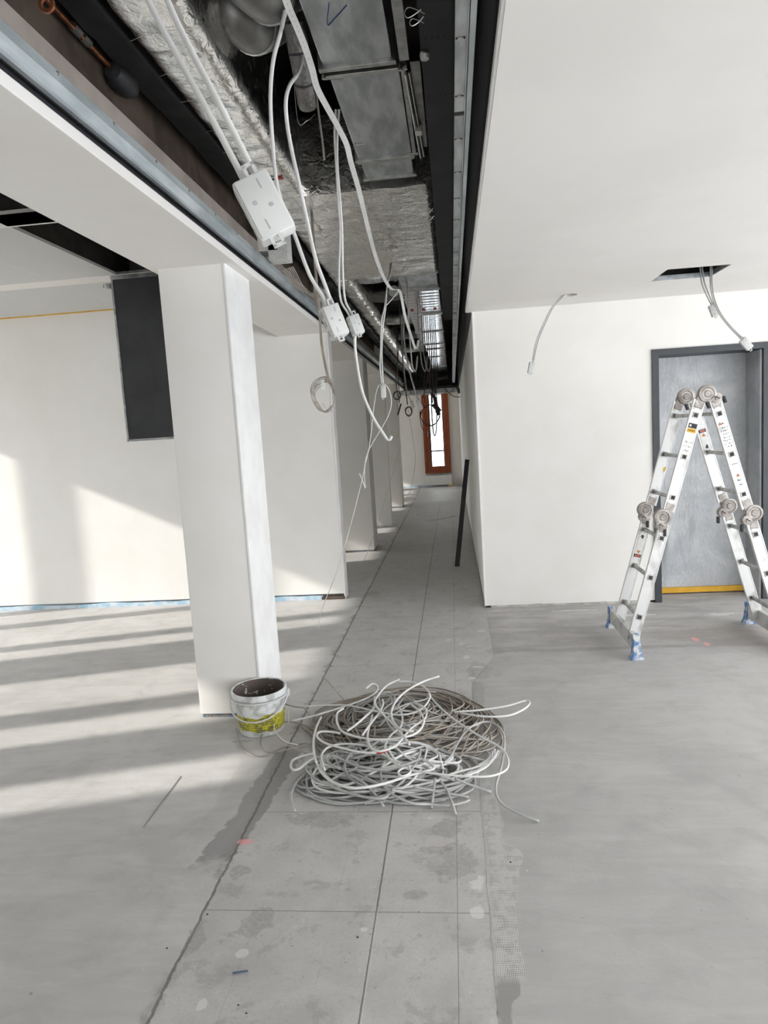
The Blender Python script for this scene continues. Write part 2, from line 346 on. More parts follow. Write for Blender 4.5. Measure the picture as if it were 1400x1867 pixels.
# ------------------------------------------------------------------ mesh builder
class MB:
    def __init__(s): s.v = []; s.f = []
    def add(s, vs, fs):
        o = len(s.v); s.v += [Vector(p) for p in vs]; s.f += [tuple(i + o for i in f) for f in fs]; return s
    def box(s, x0, x1, y0, y1, z0, z1, bev=0.0):
        if bev <= 0:
            vs = [(x, y, z) for z in (z0, z1) for y in (y0, y1) for x in (x0, x1)]
            return s.add(vs, [(0, 2, 3, 1), (4, 5, 7, 6), (0, 1, 5, 4), (2, 6, 7, 3), (0, 4, 6, 2), (1, 3, 7, 5)])
        bm = bmesh.new(); bmesh.ops.create_cube(bm, size=1)
        for v in bm.verts: v.co = Vector(((x0 + x1) / 2 + v.co.x * (x1 - x0), (y0 + y1) / 2 + v.co.y * (y1 - y0), (z0 + z1) / 2 + v.co.z * (z1 - z0)))
        bmesh.ops.bevel(bm, geom=bm.edges[:], offset=bev, segments=2, affect='EDGES', profile=0.6)
        return s.bm(bm)
    def bm(s, bm):
        bm.verts.index_update(); s.add([v.co.copy() for v in bm.verts], [tuple(v.index for v in f.verts) for f in bm.faces]); bm.free(); return s
    def obox(s, c, ux, uy, uz, hx, hy, hz, bev=0.0):     # oriented box, axes unit vectors
        c = Vector(c); t = MB().box(-hx, hx, -hy, hy, -hz, hz, bev)
        s.add([c + ux * p.x + uy * p.y + uz * p.z for p in t.v], t.f); return s
    def bar(s, a, b, w, t, up=(0, 1, 0), bev=0.0):        # box from a to b; w across, t along up
        a, b = Vector(a), Vector(b); d = (b - a); L = d.length; d.normalize(); up = Vector(up)
        u = (up - d * up.dot(d)).normalized(); sd = d.cross(u)
        return s.obox((a + b) / 2, sd, u, d, w / 2, t / 2, L / 2, bev)
    def tube(s, pts, r, n=8, sub=6, smooth=True):
        P = spline(pts, sub) if smooth and len(pts) > 2 else [Vector(p) for p in pts]
        rings = []; prev = None
        for i, p in enumerate(P):
            d = (P[min(i + 1, len(P) - 1)] - P[max(i - 1, 0)])
            if d.length < 1e-9: d = Vector((0, 0, 1))
            d.normalize()
            if prev is None:
                prev = d.orthogonal().normalized()
            prev = (prev - d * prev.dot(d))
            if prev.length < 1e-6: prev = d.orthogonal()
            prev.normalize(); q = d.cross(prev)
            rr = r(i / (len(P) - 1)) if callable(r) else r
            rings.append([p + (prev * math.cos(a) + q * math.sin(a)) * rr for a in (2 * PI * k / n for k in range(n))])
        vs = [v for g in rings for v in g]; fs = []
        for i in range(len(rings) - 1):
            for k in range(n): fs.append((i * n + k, i * n + (k + 1) % n, (i + 1) * n + (k + 1) % n, (i + 1) * n + k))
        fs.append(tuple(reversed(range(n)))); fs.append(tuple((len(rings) - 1) * n + k for k in range(n)))
        return s.add(vs, fs)
    def ribbon(s, pts, w, t, side=(1, 0, 0), sub=6):
        P = spline(pts, sub); vs = []; fs = []; side = Vector(side)
        for i, p in enumerate(P):
            d = (P[min(i + 1, len(P) - 1)] - P[max(i - 1, 0)]).normalized()
            u = (side - d * side.dot(d)).normalized(); n = d.cross(u)
            for a, b2 in ((-1, -1), (1, -1), (1, 1), (-1, 1)): vs.append(p + u * a * w / 2 + n * b2 * t / 2)
        for i in range(len(P) - 1):
            for k in range(4): fs.append((i * 4 + k, i * 4 + (k + 1) % 4, i * 4 + 4 + (k + 1) % 4, i * 4 + 4 + k))
        fs.append((3, 2, 1, 0)); L = (len(P) - 1) * 4; fs.append((L, L + 1, L + 2, L + 3))
        return s.add(vs, fs)
    def lathe(s, prof, c=(0, 0, 0), n=40, axis='Z'):
        c = Vector(c); vs = []; fs = []
        for r, h in prof:
            for k in range(n):
                a = 2 * PI * k / n; p = Vector((r * math.cos(a), r * math.sin(a), h))
                if axis == 'Y': p = Vector((p.x, p.z, p.y))
                if axis == 'X': p = Vector((p.z, p.x, p.y))
                vs.append(c + p)
        for i in range(len(prof) - 1):
            for k in range(n): fs.append((i * n + k, i * n + (k + 1) % n, (i + 1) * n + (k + 1) % n, (i + 1) * n + k))
        return s.add(vs, fs)
    def disc(s, c, r, axis='Y', n=24, th=0.002):
        return s.lathe([(1e-5, -th / 2), (r, -th / 2), (r, th / 2), (1e-5, th / 2)], c, n, axis)
    def move(s, mat):
        s.v = [mat @ p for p in s.v]; return s
    def build(s, name, mat, parent=None, smooth=False, org=None, bevel=0.0, local=False):
        me = bpy.data.meshes.new(name)
        if org is None:
            if parent is not None: org = Vector((0, 0, 0)) if local else Vector(parent['_o'])
            else:
                xs = [p.x for p in s.v]; ys = [p.y for p in s.v]; zs = [p.z for p in s.v]
                org = Vector(((min(xs) + max(xs)) / 2, (min(ys) + max(ys)) / 2, min(zs)))
        org = Vector(org)
        me.from_pydata([tuple(p - org) for p in s.v], [], s.f); me.update()
        bm = bmesh.new(); bm.from_mesh(me); bmesh.ops.recalc_face_normals(bm, faces=bm.faces[:]); bm.to_mesh(me); bm.free()
        me.materials.append(M[mat] if isinstance(mat, str) else mat)
        if smooth:
            me.polygons.foreach_set('use_smooth', [True] * len(me.polygons))
            try: me.set_sharp_from_angle(angle=math.radians(40))
            except Exception: pass
        o = bpy.data.objects.new(name, me); COL.objects.link(o)
        o['_o'] = tuple(org) if not local else (0, 0, 0)
        if parent is not None: o.parent = parent
        else: o.location = org
        if bevel:
            md = o.modifiers.new('bevel', 'BEVEL'); md.width = bevel; md.segments = 2; md.limit_method = 'ANGLE'
        return o

def spline(pts, sub=6):
    P = [Vector(p) for p in pts]; P = [P[0] * 2 - P[1]] + P + [P[-1] * 2 - P[-2]]; out = []
    for i in range(1, len(P) - 2):
        for k in range(sub):
            t = k / sub; a, b, c, d = P[i - 1], P[i], P[i + 1], P[i + 2]
            out.append(0.5 * ((2 * b) + (c - a) * t + (2 * a - 5 * b + 4 * c - d) * t * t + (3 * b - a - 3 * c + d) * t ** 3))
    out.append(P[-2]); return out
def tag(o, label, cat, group=None):
    o['label'] = label; o['category'] = cat
    if group: o['group'] = group
    return o
def thing(name, label, cat, loc=(0, 0, 0), rot=None, group=None):
    o = bpy.data.objects.new(name, None); COL.objects.link(o); o.empty_display_size = 0.05
    o.location = loc; o['_o'] = tuple(loc)
    if rot is not None: o.matrix_world = Matrix.Translation(Vector(loc)) @ rot.to_4x4()
    return tag(o, label, cat, group)
def struct(o):
    o['kind'] = 'structure'; return o

# ------------------------------------------------------------------ the room shell
YB, YE, XL, XR, ZT = -4.0, 18.6, -7.1, 4.62, 3.6
struct(MB().box(XL - .2, XR + .2, YB - .2, YE + .3, -.15, 0).build('floor', 'floor', org=(0, 0, 0)))
struct(MB().box(XL - .2, XR + .2, YB - .2, YE + .3, ZT, ZT + .2).build('ceiling_slab', 'slab'))
struct(MB().box(-45, XL - .21, -30, 40, -.4, -.3).build('ground', 'ground_mat'))  # unseen, added to reduce light rising into the left bays
struct(MB().box(-23, -20, -25, 35, -.3, 4.4).build('neighbour_building', 'ground_mat'))  # unseen mass added to block low sky from the left openings
# left facade with tall openings between piers
w = MB(); opens = [(1.13, 1.42), (1.92, 2.21), (2.44, 3.09), (3.72, 3.97), (4.14, 4.79), (4.97, 5.374), (5.545, 6.2),
                   (6.5, 7.2), (8.75, 9.3), (9.62, 10.4), (11.6, 12.2), (12.6, 13.2), (14.2, 14.7), (15.0, 16.0), (16.6, 17.6)]
y = YB
for a, b_ in opens:
    w.box(XL - .05, XL, y, a, 0, ZT); w.box(XL - .05, XL, a, b_, 2.85, ZT); w.box(XL - .05, XL, a, b_, 0, .15); y = b_
w.box(XL - .05, XL, y, YE, 0, ZT)
struct(w.build('wall_left', 'wall'))
# wall behind the camera and right wall with wide glazed openings
w = MB(); w.box(XL, .9, YB - .1, YB, 0, ZT).box(.9, 4.4, YB - .1, YB, 0, .12).box(.9, 4.4, YB - .1, YB, 2.49, ZT).box(4.4, XR, YB - .1, YB, 0, ZT)
for x_ in (2.2, 3.3): w.box(x_ - .04, x_ + .04, YB - .1, YB, .12, 2.49)
struct(w.build('wall_behind', 'wall'))
w = MB(); w.box(XR, XR + .1, YB, -3.3, 0, ZT).box(XR, XR + .1, -3.3, 5.1, 0, .12).box(XR, XR + .1, -3.3, 5.1, 2.45, ZT).box(XR, XR + .1, 5.1, YE, 0, ZT)
for y_ in (-1.9, -.5, .9, 2.3, 3.7): w.box(XR, XR + .1, y_ - .04, y_ + .04, .12, 2.45)
struct(w.build('wall_right', 'wall'))
# far wall with the narrow window opening
w = MB(); w.box(XL, -.775, YE, YE + .3, 0, ZT).box(-.072, XR, YE, YE + .3, 0, ZT).box(-.775, -.072, YE, YE + .3, 0, .36).box(-.775, -.072, YE, YE + .3, 2.62, ZT)
struct(w.build('wall_far', 'wall'))
# cross wall on the left facing the camera, another two bays further
struct(MB().box(XL, -1.1, 6.4, 6.54, .05, ZT).build('wall_cross', 'wall'))
struct(MB().box(-1.112, -1.096, 6.392, 6.548, .0, 2.51, .003).build('trim_1', 'wall_edge'))
struct(MB().box(XL, -1.08, 11.36, 11.5, .0, ZT).build('wall_cross', 'wall'))
# partition of the corridor on the right, return wall with the door
struct(MB().box(.212, .34, 5.9, YE, .02, ZT).build('wall_corridor', 'wall'))
w = MB(); w.box(.21, 1.64, 5.87, 6.0, .02, ZT).box(1.64, 2.6, 5.87, 6.0, 2.10, ZT).box(2.6, XR, 5.87, 6.0, .02, ZT)
struct(w.build('wall_door', 'wall'))
struct(MB().box(.206, .222, 5.862, 5.88, .02, 2.51, .003).build('trim_2', 'wall_edge'))
struct(MB().box(.3, XR, 6.9, 7.0, 0, ZT).build('wall_behind_door', 'wall'))
w = MB(); w.box(.22, 1.63, 5.885, 5.99, 0, .02).box(.225, .33, 6.0, YE, 0, .02)
struct(w.build('baseboard_right', 'dark'))  # dark fill imitates the shade in the gap under the right walls
# blue edge insulation strips at the wall foot
def strip(x0, x1, y, nm, h=.035):
    b = MB(); n = int((x1 - x0) / .06); vs = []; fs = []
    for i in range(n + 1):
        x = x0 + (x1 - x0) * i / n; hh = h + .012 * noise.noise(Vector((x * 5, y, 3)))
        yy = y - .014 - .006 * noise.noise(Vector((x * 4, y, 9)))
        vs += [(x, yy, 0), (x, yy, hh), (x, y + .05, hh), (x, y + .05, 0)]
    for i in range(n):
        for k in range(4): fs.append((i * 4 + k, i * 4 + (k + 1) % 4, i * 4 + 4 + (k + 1) % 4, i * 4 + 4 + k))
    fs += [(0, 1, 2, 3), (n * 4 + 3, n * 4 + 2, n * 4 + 1, n * 4)]
    return struct(b.add(vs, fs).build(nm, 'blue'))
strip(-7.0, -1.32, 6.4, 'baseboard_left', .036)
st_ = strip(.26, 1.6, 5.885, 'baseboard_right', .022); st_.data.materials[0] = M['mortar_grey']
struct(MB().box(-1.33, -1.105, 6.37, 6.44, 0, .028, .006).build('baseboard_left', 'brown'))
strip(-3.0, -1.35, 11.36, 'baseboard_left')
strip(-5.0, -.1, 18.6, 'baseboard_far', .05)
# columns
def column(y0, y1, x0, x1, nm='column'):
    o = struct(MB().box(x0, x1, y0, y1, .022, 2.52, .012).build(nm, 'wall', smooth=True))
    b = MB().box(x0 + .012, x1 - .012, y0 + .012, y1 - .012, 0, .03)
    b.build('column_foot', 'colfoot', o)
    return o
mt, b = new('crumbly_filler', 0.9); setc(b, mixc(step(nz(60, 4), .4, .6), rgb(150, 136, 118), rgb(96, 128, 156))); bump(b, nz(120, 3), .8, .01); M['colfoot'] = mt
c1 = column(3.66, 4.09, -1.525, -1.155)
MB().box(-1.165, -1.15, 3.655, 4.094, .03, 2.515, .004).build('corner_bead', 'wall_edge', c1)
column(8.92, 9.36, -1.6, -1.10); column(13.92, 14.36, -1.6, -1.08)

# ceilings: right field with a round and a square opening
cb = MB(); ZC0, ZC1 = 2.51, 2.535
hx0, hx1, hy0, hy1 = 1.445, 1.845, 4.79, 5.17
rc = Vector((.925, 5.45)); rr = .062
cells = [(.165, XR, YB, 4.79), (.165, 1.445, 4.79, 5.17), (1.845, XR, 4.79, 5.17), (.165, XR, 5.17, 5.3), (.165, .775, 5.3, 5.6), (1.075, XR, 5.3, 5.6), (.165, XR, 5.6, 5.9)]
for a in cells: cb.box(a[0], a[1], a[2], a[3], ZC0, ZC1)
n = 48; vs = []; fs = []
for z in (ZC0, ZC1):
    for k in range(n):
        a = 2 * PI * k / n; cx, sx = math.cos(a), math.sin(a); s_ = .15 / max(abs(cx), abs(sx))
        vs += [(rc.x + cx * rr, rc.y + sx * rr, z), (rc.x + cx * s_, rc.y + sx * s_, z)]
for l in range(2):
    o_ = l * 2 * n
    for k in range(n): fs.append((o_ + 2 * k, o_ + 2 * k + 1, o_ + (2 * k + 3) % (2 * n), o_ + (2 * k + 2) % (2 * n)))
for k in range(n): fs.append((2 * k, (2 * k + 2) % (2 * n), 2 * n + (2 * k + 2) % (2 * n), 2 * n + 2 * k))
cb.add(vs, fs)
struct(cb.build('ceiling', 'ceiling'))
struct(MB().box(.155, .17, YB, 5.9, 2.512, 2.54, .004).build('trim_3', 'wall_edge'))
g = MB(); t_ = .003
g.box(hx0, hx1, hy1 - t_, hy1, 2.512, 2.545).box(hx0, hx0 + t_, hy0, hy1, 2.512, 2.545).box(hx1 - t_, hx1, hy0, hy1, 2.512, 2.545).box(hx0, hx1, hy0, hy0 + t_, 2.512, 2.545)
tag(g.build('hatch_frame', 'galv'), 'galvanised frame lining the square opening in the white ceiling', 'hatch frame')
# soffit along the left of the service slot
struct(MB().box(-1.57, -1.093, YB, YE, 2.51, 2.551, .004).build('ceiling_soffit', 'ceiling'))
struct(MB().box(-1.57, -1.545, YB, YE, 2.53, ZT).build('ceiling_soffit', 'wall'))
struct(MB().box(-1.15, -1.125, YB, 16.6, 2.54, 2.60).build('trim_7', 'ink'))  # black strip stands in for the shade between soffit and rail
struct(MB().box(-1.60, -1.0, 16.8, YE, 2.5, 2.508).build('ceiling_far', 'ceiling'))
struct(MB().box(-1.12, .21, 16.66, YE, 2.49, 2.56).build('ceiling_far', 'ceiling'))
# tiled ceiling of the left bays, slot left open
lc = MB(); zc = 2.88
lc.box(XL, -2.48, YB, 6.4, zc, zc + .02).box(-2.48, -1.57, 5.28, 6.4, zc, zc + .02).box(-2.48, -1.57, 3.70, 3.88, zc - .004, zc + .02).box(-2.48, -1.57, YB, 1.2, zc, zc + .02)
lc.box(XL, -1.57, 6.54, YE, zc, zc + .02)
struct(lc.build('ceiling_tiled', 'tiles', org=(0, 0, 0)))
struct(MB().box(XL, -2.16, 5.16, 5.34, zc - .004, zc).build('ceiling_tiled', 'ceiling'))
struct(MB().box(XL, -2.16, 3.70, 3.9, zc - .004, zc).build('ceiling_tiled', 'ceiling'))
struct(MB().box(XL, -2.5, 6.385, 6.4, zc - .008, zc).build('trim_4', 'yellow'))
# inside of the left slot
struct(MB().box(-2.56, -2.52, 1.0, 5.5, zc + .03, ZT).build('slot_lining', 'dark'))
o = thing('cable_tray', 'dark cable tray with runs of pipe inside the left ceiling slot', 'cable tray', (-2.1, 3.4, 3.1))
b = MB().box(-2.3, -2.0, 1.0, 5.2, 3.16, 3.17).box(-2.3, -2.29, 1.0, 5.2, 3.1, 3.17).box(-2.01, -2.0, 1.0, 5.2, 3.1, 3.17); b.build('tray', 'rubber', o)
for k, x_ in enumerate((-2.4, -1.85, -1.75)): MB().tube([(x_, 1.0, 3.1 + .03 * k), (x_, 5.2, 3.1 + .03 * k)], .022, 10, smooth=False).build('pipe', 'brown' if k else 'pipe', o, smooth=True)
MB().tube([(-2.3, 5.05, 3.0), (-2.1, 5.1, 2.98), (-1.7, 5.0, 3.02)], .05, 12).build('flexible_duct', 'foil', o, smooth=True)

# dark riser panel hanging beside the column
o = thing('riser_board', 'matt black vertical panel hanging between left ceiling slot and white wall', 'board', (-2.34, 5.18, 1.62))
MB().box(-2.515, -2.14, 5.17, 5.24, 1.635, 2.9, .002).build('board', 'dark_board', o)
MB().box(-2.527, -2.512, 5.165, 5.245, 1.625, 2.9).box(-2.527, -2.14, 5.165, 5.245, 1.618, 1.633).box(-2.527, -2.14, 5.163, 5.17, 2.845, 2.9).build('edge_trim', 'galv', o)
tag(MB().box(-2.56, -2.53, 5.15, 5.17, 2.78, 2.82, .004).tube([(-2.545, 5.16, 2.8), (-2.58, 5.16, 2.815), (-2.585, 5.16, 2.79)], .004).build('wire_clip', 'steel'), 'tiny metal clip at the upper left edge of the black panel', 'clip')

# ------------------------------------------------------------------ door with protective sheet
d = struct(MB().box(1.637, 1.69, 5.855, 6.02, 0, 2.05).box(1.637, 2.62, 5.855, 6.02, 2.05, 2.1).box(2.5, 2.62, 5.855, 6.18, 0, 2.05).box(1.691, 1.70, 6.021, 6.18, 0, 2.05).box(1.70, 2.62, 6.021, 6.18, 2.051, 2.06).build('door_1', 'frame'))
ny, nx = 90, 40; vs = []; fs = []
for j in range(ny + 1):
    for i in range(nx + 1):
        x_ = 1.70 + .785 * i / nx; z_ = .02 + 2.03 * j / ny
        e = max(0, 1 - abs(z_ - .45) / .5)
        dy = .012 * noise.noise(Vector((x_ * 3, z_ * 1.2, 1))) + .02 * e * max(0, noise.noise(Vector((x_ * 9, z_ * 2.2, 5))) - .1) * 2
        vs.append((x_, 6.15 - dy, z_))
for j in range(ny):
    for i in range(nx): a = j * (nx + 1) + i; fs.append((a, a + 1, a + nx + 2, a + nx + 1))
MB().add(vs, fs).build('protective_sheet', 'film', d, smooth=True)
MB().box(2.484, 2.498, 5.885, 6.16, .0, 2.045).build('reveal_sheet', 'film', d)
MB().box(1.70, 2.5, 6.17, 6.21, 0, 2.06).build('door_leaf', 'frame', d)
vs = []; fs = []
for i in range(31):
    x_ = 1.70 + .775 * i / 30; a = .006 * noise.noise(Vector((x_ * 4, 0, 0)))
    vs += [(x_, 6.118, .012 + a * .6), (x_, 6.12, .058 + a), (x_, 6.14, .058 + a), (x_, 6.14, .012 + a * .6)]
for i in range(30):
    for k in range(4): fs.append((i * 4 + k, i * 4 + (k + 1) % 4, i * 4 + 4 + (k + 1) % 4, i * 4 + 4 + k))
MB().add(vs, fs).build('yellow_tape_strip', 'yellow', d)

# ------------------------------------------------------------------ far window and radiator
wn = struct(MB().box(-.775, -.705, 18.5, 18.66, .36, 2.62).box(-.142, -.072, 18.5, 18.66, .36, 2.62).box(-.705, -.142, 18.5, 18.66, .36, .43).box(-.705, -.142, 18.5, 18.66, 2.55, 2.62).build('window_1', 'wood', bevel=.006))
MB().box(-.705, -.61, 18.52, 18.64, .43, 2.55).box(-.235, -.142, 18.52, 18.64, .43, 2.55).box(-.61, -.235, 18.52, 18.64, .43, .55).box(-.61, -.235, 18.52, 18.64, 2.45, 2.55).build('sash', 'wood', wn, bevel=.006)
MB().box(-.61, -.235, 18.58, 18.59, .55, 2.45).build('pane', 'glass', wn)
MB().box(-.61, -.235, 18.54, 18.6, .94, .978).box(-.612, -.575, 18.55, 18.6, .55, 2.45).box(-.255, -.235, 18.55, 18.6, .55, 2.45).build('glazing_bar', 'frame', wn)
MB().box(-.665, -.645, 18.49, 18.52, 1.42, 1.5, .003).bar((-.655, 18.48, 1.49), (-.655, 18.47, 1.36), .018, .012).build('window_handle', 'steel', wn)
rd = thing('radiator', 'low white panel radiator below the narrow wooden window', 'radiator', (-.43, 18.5, .05))
MB().box(-.77, -.08, 18.42, 18.5, .05, .31, .008).build('panel', 'radiator', rd, smooth=True)
b = MB()
for k in range(22): b.box(-.755 + k * .031, -.743 + k * .031, 18.415, 18.42, .07, .29)
b.build('front_ribs', 'radiator', rd)
MB().box(-.77, -.08, 18.42, 18.52, .31, .318).build('top_grille', 'galv', rd)
for x_ in (-.6, -.28): MB().box(x_, x_ + .03, 18.5, 18.6, .1, .2).box(x_, x_ + .03, 18.5, 18.53, 0, .11).build('bracket', 'steel', rd)
tag(MB().box(-.17, -.05, 18.3, 18.4, 0, .055, .012).build('foam_block', 'foam_yellow'), 'small yellowish foam offcut on floor below the radiator', 'foam block')

# ------------------------------------------------------------------ service slot: sides, rails
struct(MB().box(-1.22, -1.2, YB, YE, 2.56, ZT).build('slot_side', 'brown'))
struct(MB().box(-1.2, -1.13, YB, 16.6, 2.60, 2.78, .002).build('slot_side', 'beige'))
struct(MB().box(.17, .19, YB, 5.87, 2.54, ZT).box(.19, .212, 5.87, YE, 2.52, ZT).build('slot_side', 'dark_board'))
struct(MB().box(-1.2, .2, 16.6, 16.65, 2.4, 2.56).build('slot_end', 'beige'))
rl = thing('ceiling_rail', 'galvanised bluish edge rail running along left side of the ceiling slot', 'rail', (-1.09, 6, 2.585))
prof = [(-1.100, 2.585), (-1.085, 2.585), (-1.085, 2.597), (-1.110, 2.604), (-1.108, 2.618), (-1.090, 2.646), (-1.092, 2.680), (-1.105, 2.680), (-1.105, 2.648), (-1.12, 2.618), (-1.12, 2.6)]
vs = []; fs = []; npf = len(prof)
for y_ in (0.4, 16.55): vs += [(p[0], y_, p[1]) for p in prof]
for k in range(npf): fs.append((k, (k + 1) % npf, npf + (k + 1) % npf, npf + k))
fs += [tuple(range(npf)), tuple(reversed(range(npf, 2 * npf)))]
MB().add(vs, fs).build('channel', 'galv_blue', rl)
y_ = 2.035 - .337 * 3
while y_ < 12:
    MB().lathe([(1e-5, .006), (.0045, .005), (.006, 0), (.006, -.004)], (-1.092, y_, 2.670), 10, 'X').build('screw', 'steel', rl, smooth=True); y_ += .337
# black perforated plates and zinc profile on the right side
for y0_, y1_, nm in ((0.6, 5.33, 'nearest black perforated steel plate beside the zinc profile, with rows of small slots'), (5.345, 6.9, 'shorter black perforated plate further along the ceiling slot, behind the first')):
    o = thing('perforated_plate', nm, 'steel plate', (.01, (y0_ + y1_) / 2, 2.62), group='perforated plates')
    MB().box(-.035, .056, y0_, y1_, 2.615, 2.62).build('plate', 'plate_slots', o, org=None)
pf = thing('zinc_profile', 'long zinc ceiling profile with screws beside black perforated plate', 'profile', (.08, 6, 2.6))
MB().box(.056, .092, .6, 16.4, 2.606, 2.609).box(.090, .093, .6, 16.4, 2.594, 2.64).box(.056, .058, .6, 16.4, 2.606, 2.66).build('web', 'galv', pf)
MB().box(.095, .112, .6, 16.4, 2.596, 2.612, .002).build('flange', 'galv_blue', pf)
y_ = 1.98 - .325 * 3
while y_ < 9:
    MB().disc((.073, y_, 2.604), .009, 'Z', 14, .004).build('screw', 'steel', pf, smooth=True)
    MB().box(.06, .066, y_ - .003, y_ + .003, 2.604, 2.6062).box(.08, .086, y_ - .003, y_ + .003, 2.604, 2.6062).build('screw_slot', 'ink', pf)
    y_ += .325
for yy in (2.429, 6.437, 7.962): MB().box(.056, .092, yy - .01, yy + .01, 2.604, 2.606).build('joint', 'dark', pf)
struct(MB().box(-1.12, .19, 16.52, 16.6, 2.38, 2.5, .01).build('trim_5', 'galv'))
struct(MB().box(-1.12, .19, 16.50, 16.55, 2.5, 2.54).build('trim_5', 'dark_board'))

# ------------------------------------------------------------------ ducts
def crinkle(x0, x1, y0, y1, z0, z1, dy=.02, amp=.012, rad=.05, seed=0, closed=True, taper=None):
    prof = []
    def arc(cx, cz, a0, n=6):
        for k in range(n + 1):
            a = a0 + PI / 2 * k / n; prof.append((cx + rad * math.cos(a), cz + rad * math.sin(a)))
    def seg(a, b, n):
        for k in range(1, n): prof.append((a[0] + (b[0] - a[0]) * k / n, a[1] + (b[1] - a[1]) * k / n))
    nn = max(4, int((x1 - x0) / .02)); nv = max(4, int((z1 - z0) / .03))
    arc(x0 + rad, z0 + rad, PI); seg((x0 + rad, z0), (x1 - rad, z0), nn)
    arc(x1 - rad, z0 + rad, 1.5 * PI); seg((x1, z0 + rad), (x1, z1 - rad), nv)
    arc(x1 - rad, z1 - rad, 0); seg((x1 - rad, z1), (x0 + rad, z1), nn)
    arc(x0 + rad, z1 - rad, .5 * PI); seg((x0, z1 - rad), (x0, z0 + rad), nv)
    N = len(prof); L = int((y1 - y0) / dy); vs = []; fs = []; cx, cz = (x0 + x1) / 2, (z0 + z1) / 2
    for j in range(L + 1):
        y = y0 + (y1 - y0) * j / L; sag = .012 * noise.noise(Vector((y * 1.4, seed, 0)))
        for (px, pz) in prof:
            v = Vector((px * 7, y * 9, pz * 7 + seed)); d_ = amp * (noise.noise(v) + .6 * noise.noise(v * 2.7))
            k = Vector((px - cx, 0, pz - cz)); k.normalize()
            vs.append((px + k.x * d_, y + amp * .4 * noise.noise(v * 2), pz + k.z * d_ + sag))
    for j in range(L):
        for k in range(N): fs.append((j * N + k, j * N + (k + 1) % N, (j + 1) * N + (k + 1) % N, (j + 1) * N + k))
    fs += [tuple(reversed(range(N))), tuple(L * N + k for k in range(N))]
    return MB().add(vs, fs)
fd = thing('foil_duct', 'long crinkled silver foil insulated duct running down the ceiling slot', 'duct', (-.83, 3, 2.85))
crinkle(-.95, -.71, .5, 5.9, 2.85, 3.24, .02, .008, .055, 1).build('near_length', 'foil', fd, smooth=True)
crinkle(-.955, -.755, 5.88, 18.4, 2.845, 3.2, .05, .014, .08, 2).build('far_length', 'foil', fd, smooth=True)
crinkle(-.80, -.045, 3.78, 5.88, 2.852, 3.25, .02, .007, .03, 3).build('wide_branch', 'foil', fd, smooth=True)
b = MB()
for k in range(26):
    yy = 1.2 + k * .11 + random.uniform(-.03, .03); pts = []
    for q in range(6):
        t_ = q / 5; pts.append((-.94 + .23 * t_, yy + random.uniform(-.015, .015), 2.838 - .004 * random.random()))
    if k % 2: b.tube(pts, .0009, 4, 4)
b.build('binding_wire', 'steel', fd)

bd = thing('black_insulated_duct', 'black rubber insulated square duct left of the silver foil duct', 'duct', (-1.08, 3, 2.95))
vs = MB()
cr = crinkle(-1.145, -1.025, .5, 6.2, 2.95, 3.08, .05, .006, .012, 5); cr.build('near_length', 'rubber', bd, smooth=True)
crinkle(-1.12, -.985, 6.1, 18.4, 2.90, 3.04, .06, .02, .03, 6).build('far_length', 'rubber', bd, smooth=True)
MB().lathe([(1e-5, -.08), (.03, -.075), (.045, -.04), (.045, .04), (.03, .075), (1e-5, .08)], (-1.155, 2.62, 2.93), 20, 'Y').build('end_bulge', 'rubber', bd, smooth=True)
cp = thing('copper_pipe', 'thin copper pipe with brass fittings beside the black insulated duct', 'pipe', (-1.16, 2.3, 2.93))
MB().tube([(-1.165, .6, 2.96), (-1.165, 2.55, 2.945)], .009, 10, smooth=False).build('pipe', 'copper', cp, smooth=True)
for yy in (1.95, 2.3, 2.36): MB().tube([(-1.165, yy, 2.95), (-1.165, yy + .045, 2.95)], .015, 8, smooth=False).build('fitting', 'copper' if yy < 2.2 else 'steel', cp, smooth=True)
tag(MB().lathe([(.012, -.004), (.02, -.004), (.02, .004), (.012, .004), (.012, -.004)], AY(85, 8, 1.72) , 20, 'Y').build('copper_ring', 'copper'), 'small copper coloured ring clamp high at top left corner', 'ring clamp')

def rect_duct(name, label, x0, x1, y0, y1, z0, z1, mat='galv', flange=.032, group=None, flat=True, wide=0):
    o = thing(name, label, 'duct', ((x0 + x1) / 2, (y0 + y1) / 2, z0), group=group)
    MB().box(x0, x1, y0, y1, z0, z1, .004).build('casing', mat, o)
    for yy in (y0, y1):
        f = MB(); e = flange * .45; t2 = .012; x1_ = x1 + wide
        f.box(x0 - e, x1_ + e, yy - t2, yy + t2, z0 - e, z0 + .004).box(x0 - e, x0 + .003, yy - t2, yy + t2, z0, z1).box(x1_ - .003 if not wide else x1, x1_ + e, yy - t2, yy + t2, z0, z1)
        f.build('flange', 'steel', o, bevel=.002)
    return o
r1 = rect_duct('rectangular_duct', 'wide galvanised duct at the top edge carrying a blue tick mark', -.386, -.144, 1.2, 2.53, 2.85, 3.15)
MB().tube([AZ(600, 5, 2.849), AZ(597, 45, 2.849), AZ(612, 32, 2.849), AZ(632, 10, 2.849)], .0016, 6).build('tick_mark', 'ink_blue', r1)
MB().box(-.118, -.085, 1.2, 2.53, 2.84, 2.87).build('side_angle', 'steel', r1)
for xx in (-.39, -.12, -.10): MB().lathe([(1e-5, -.012), (.007, -.012), (.007, .008), (.004, .012), (1e-5, .012)], (xx, 2.555, 2.835), 6, 'Z').build('bolt', 'steel', r1)
r2 = rect_duct('damper_box', 'square galvanised damper box with linkage rods along its right side', -.376, -.125, 2.58, 3.37, 2.85, 3.15)
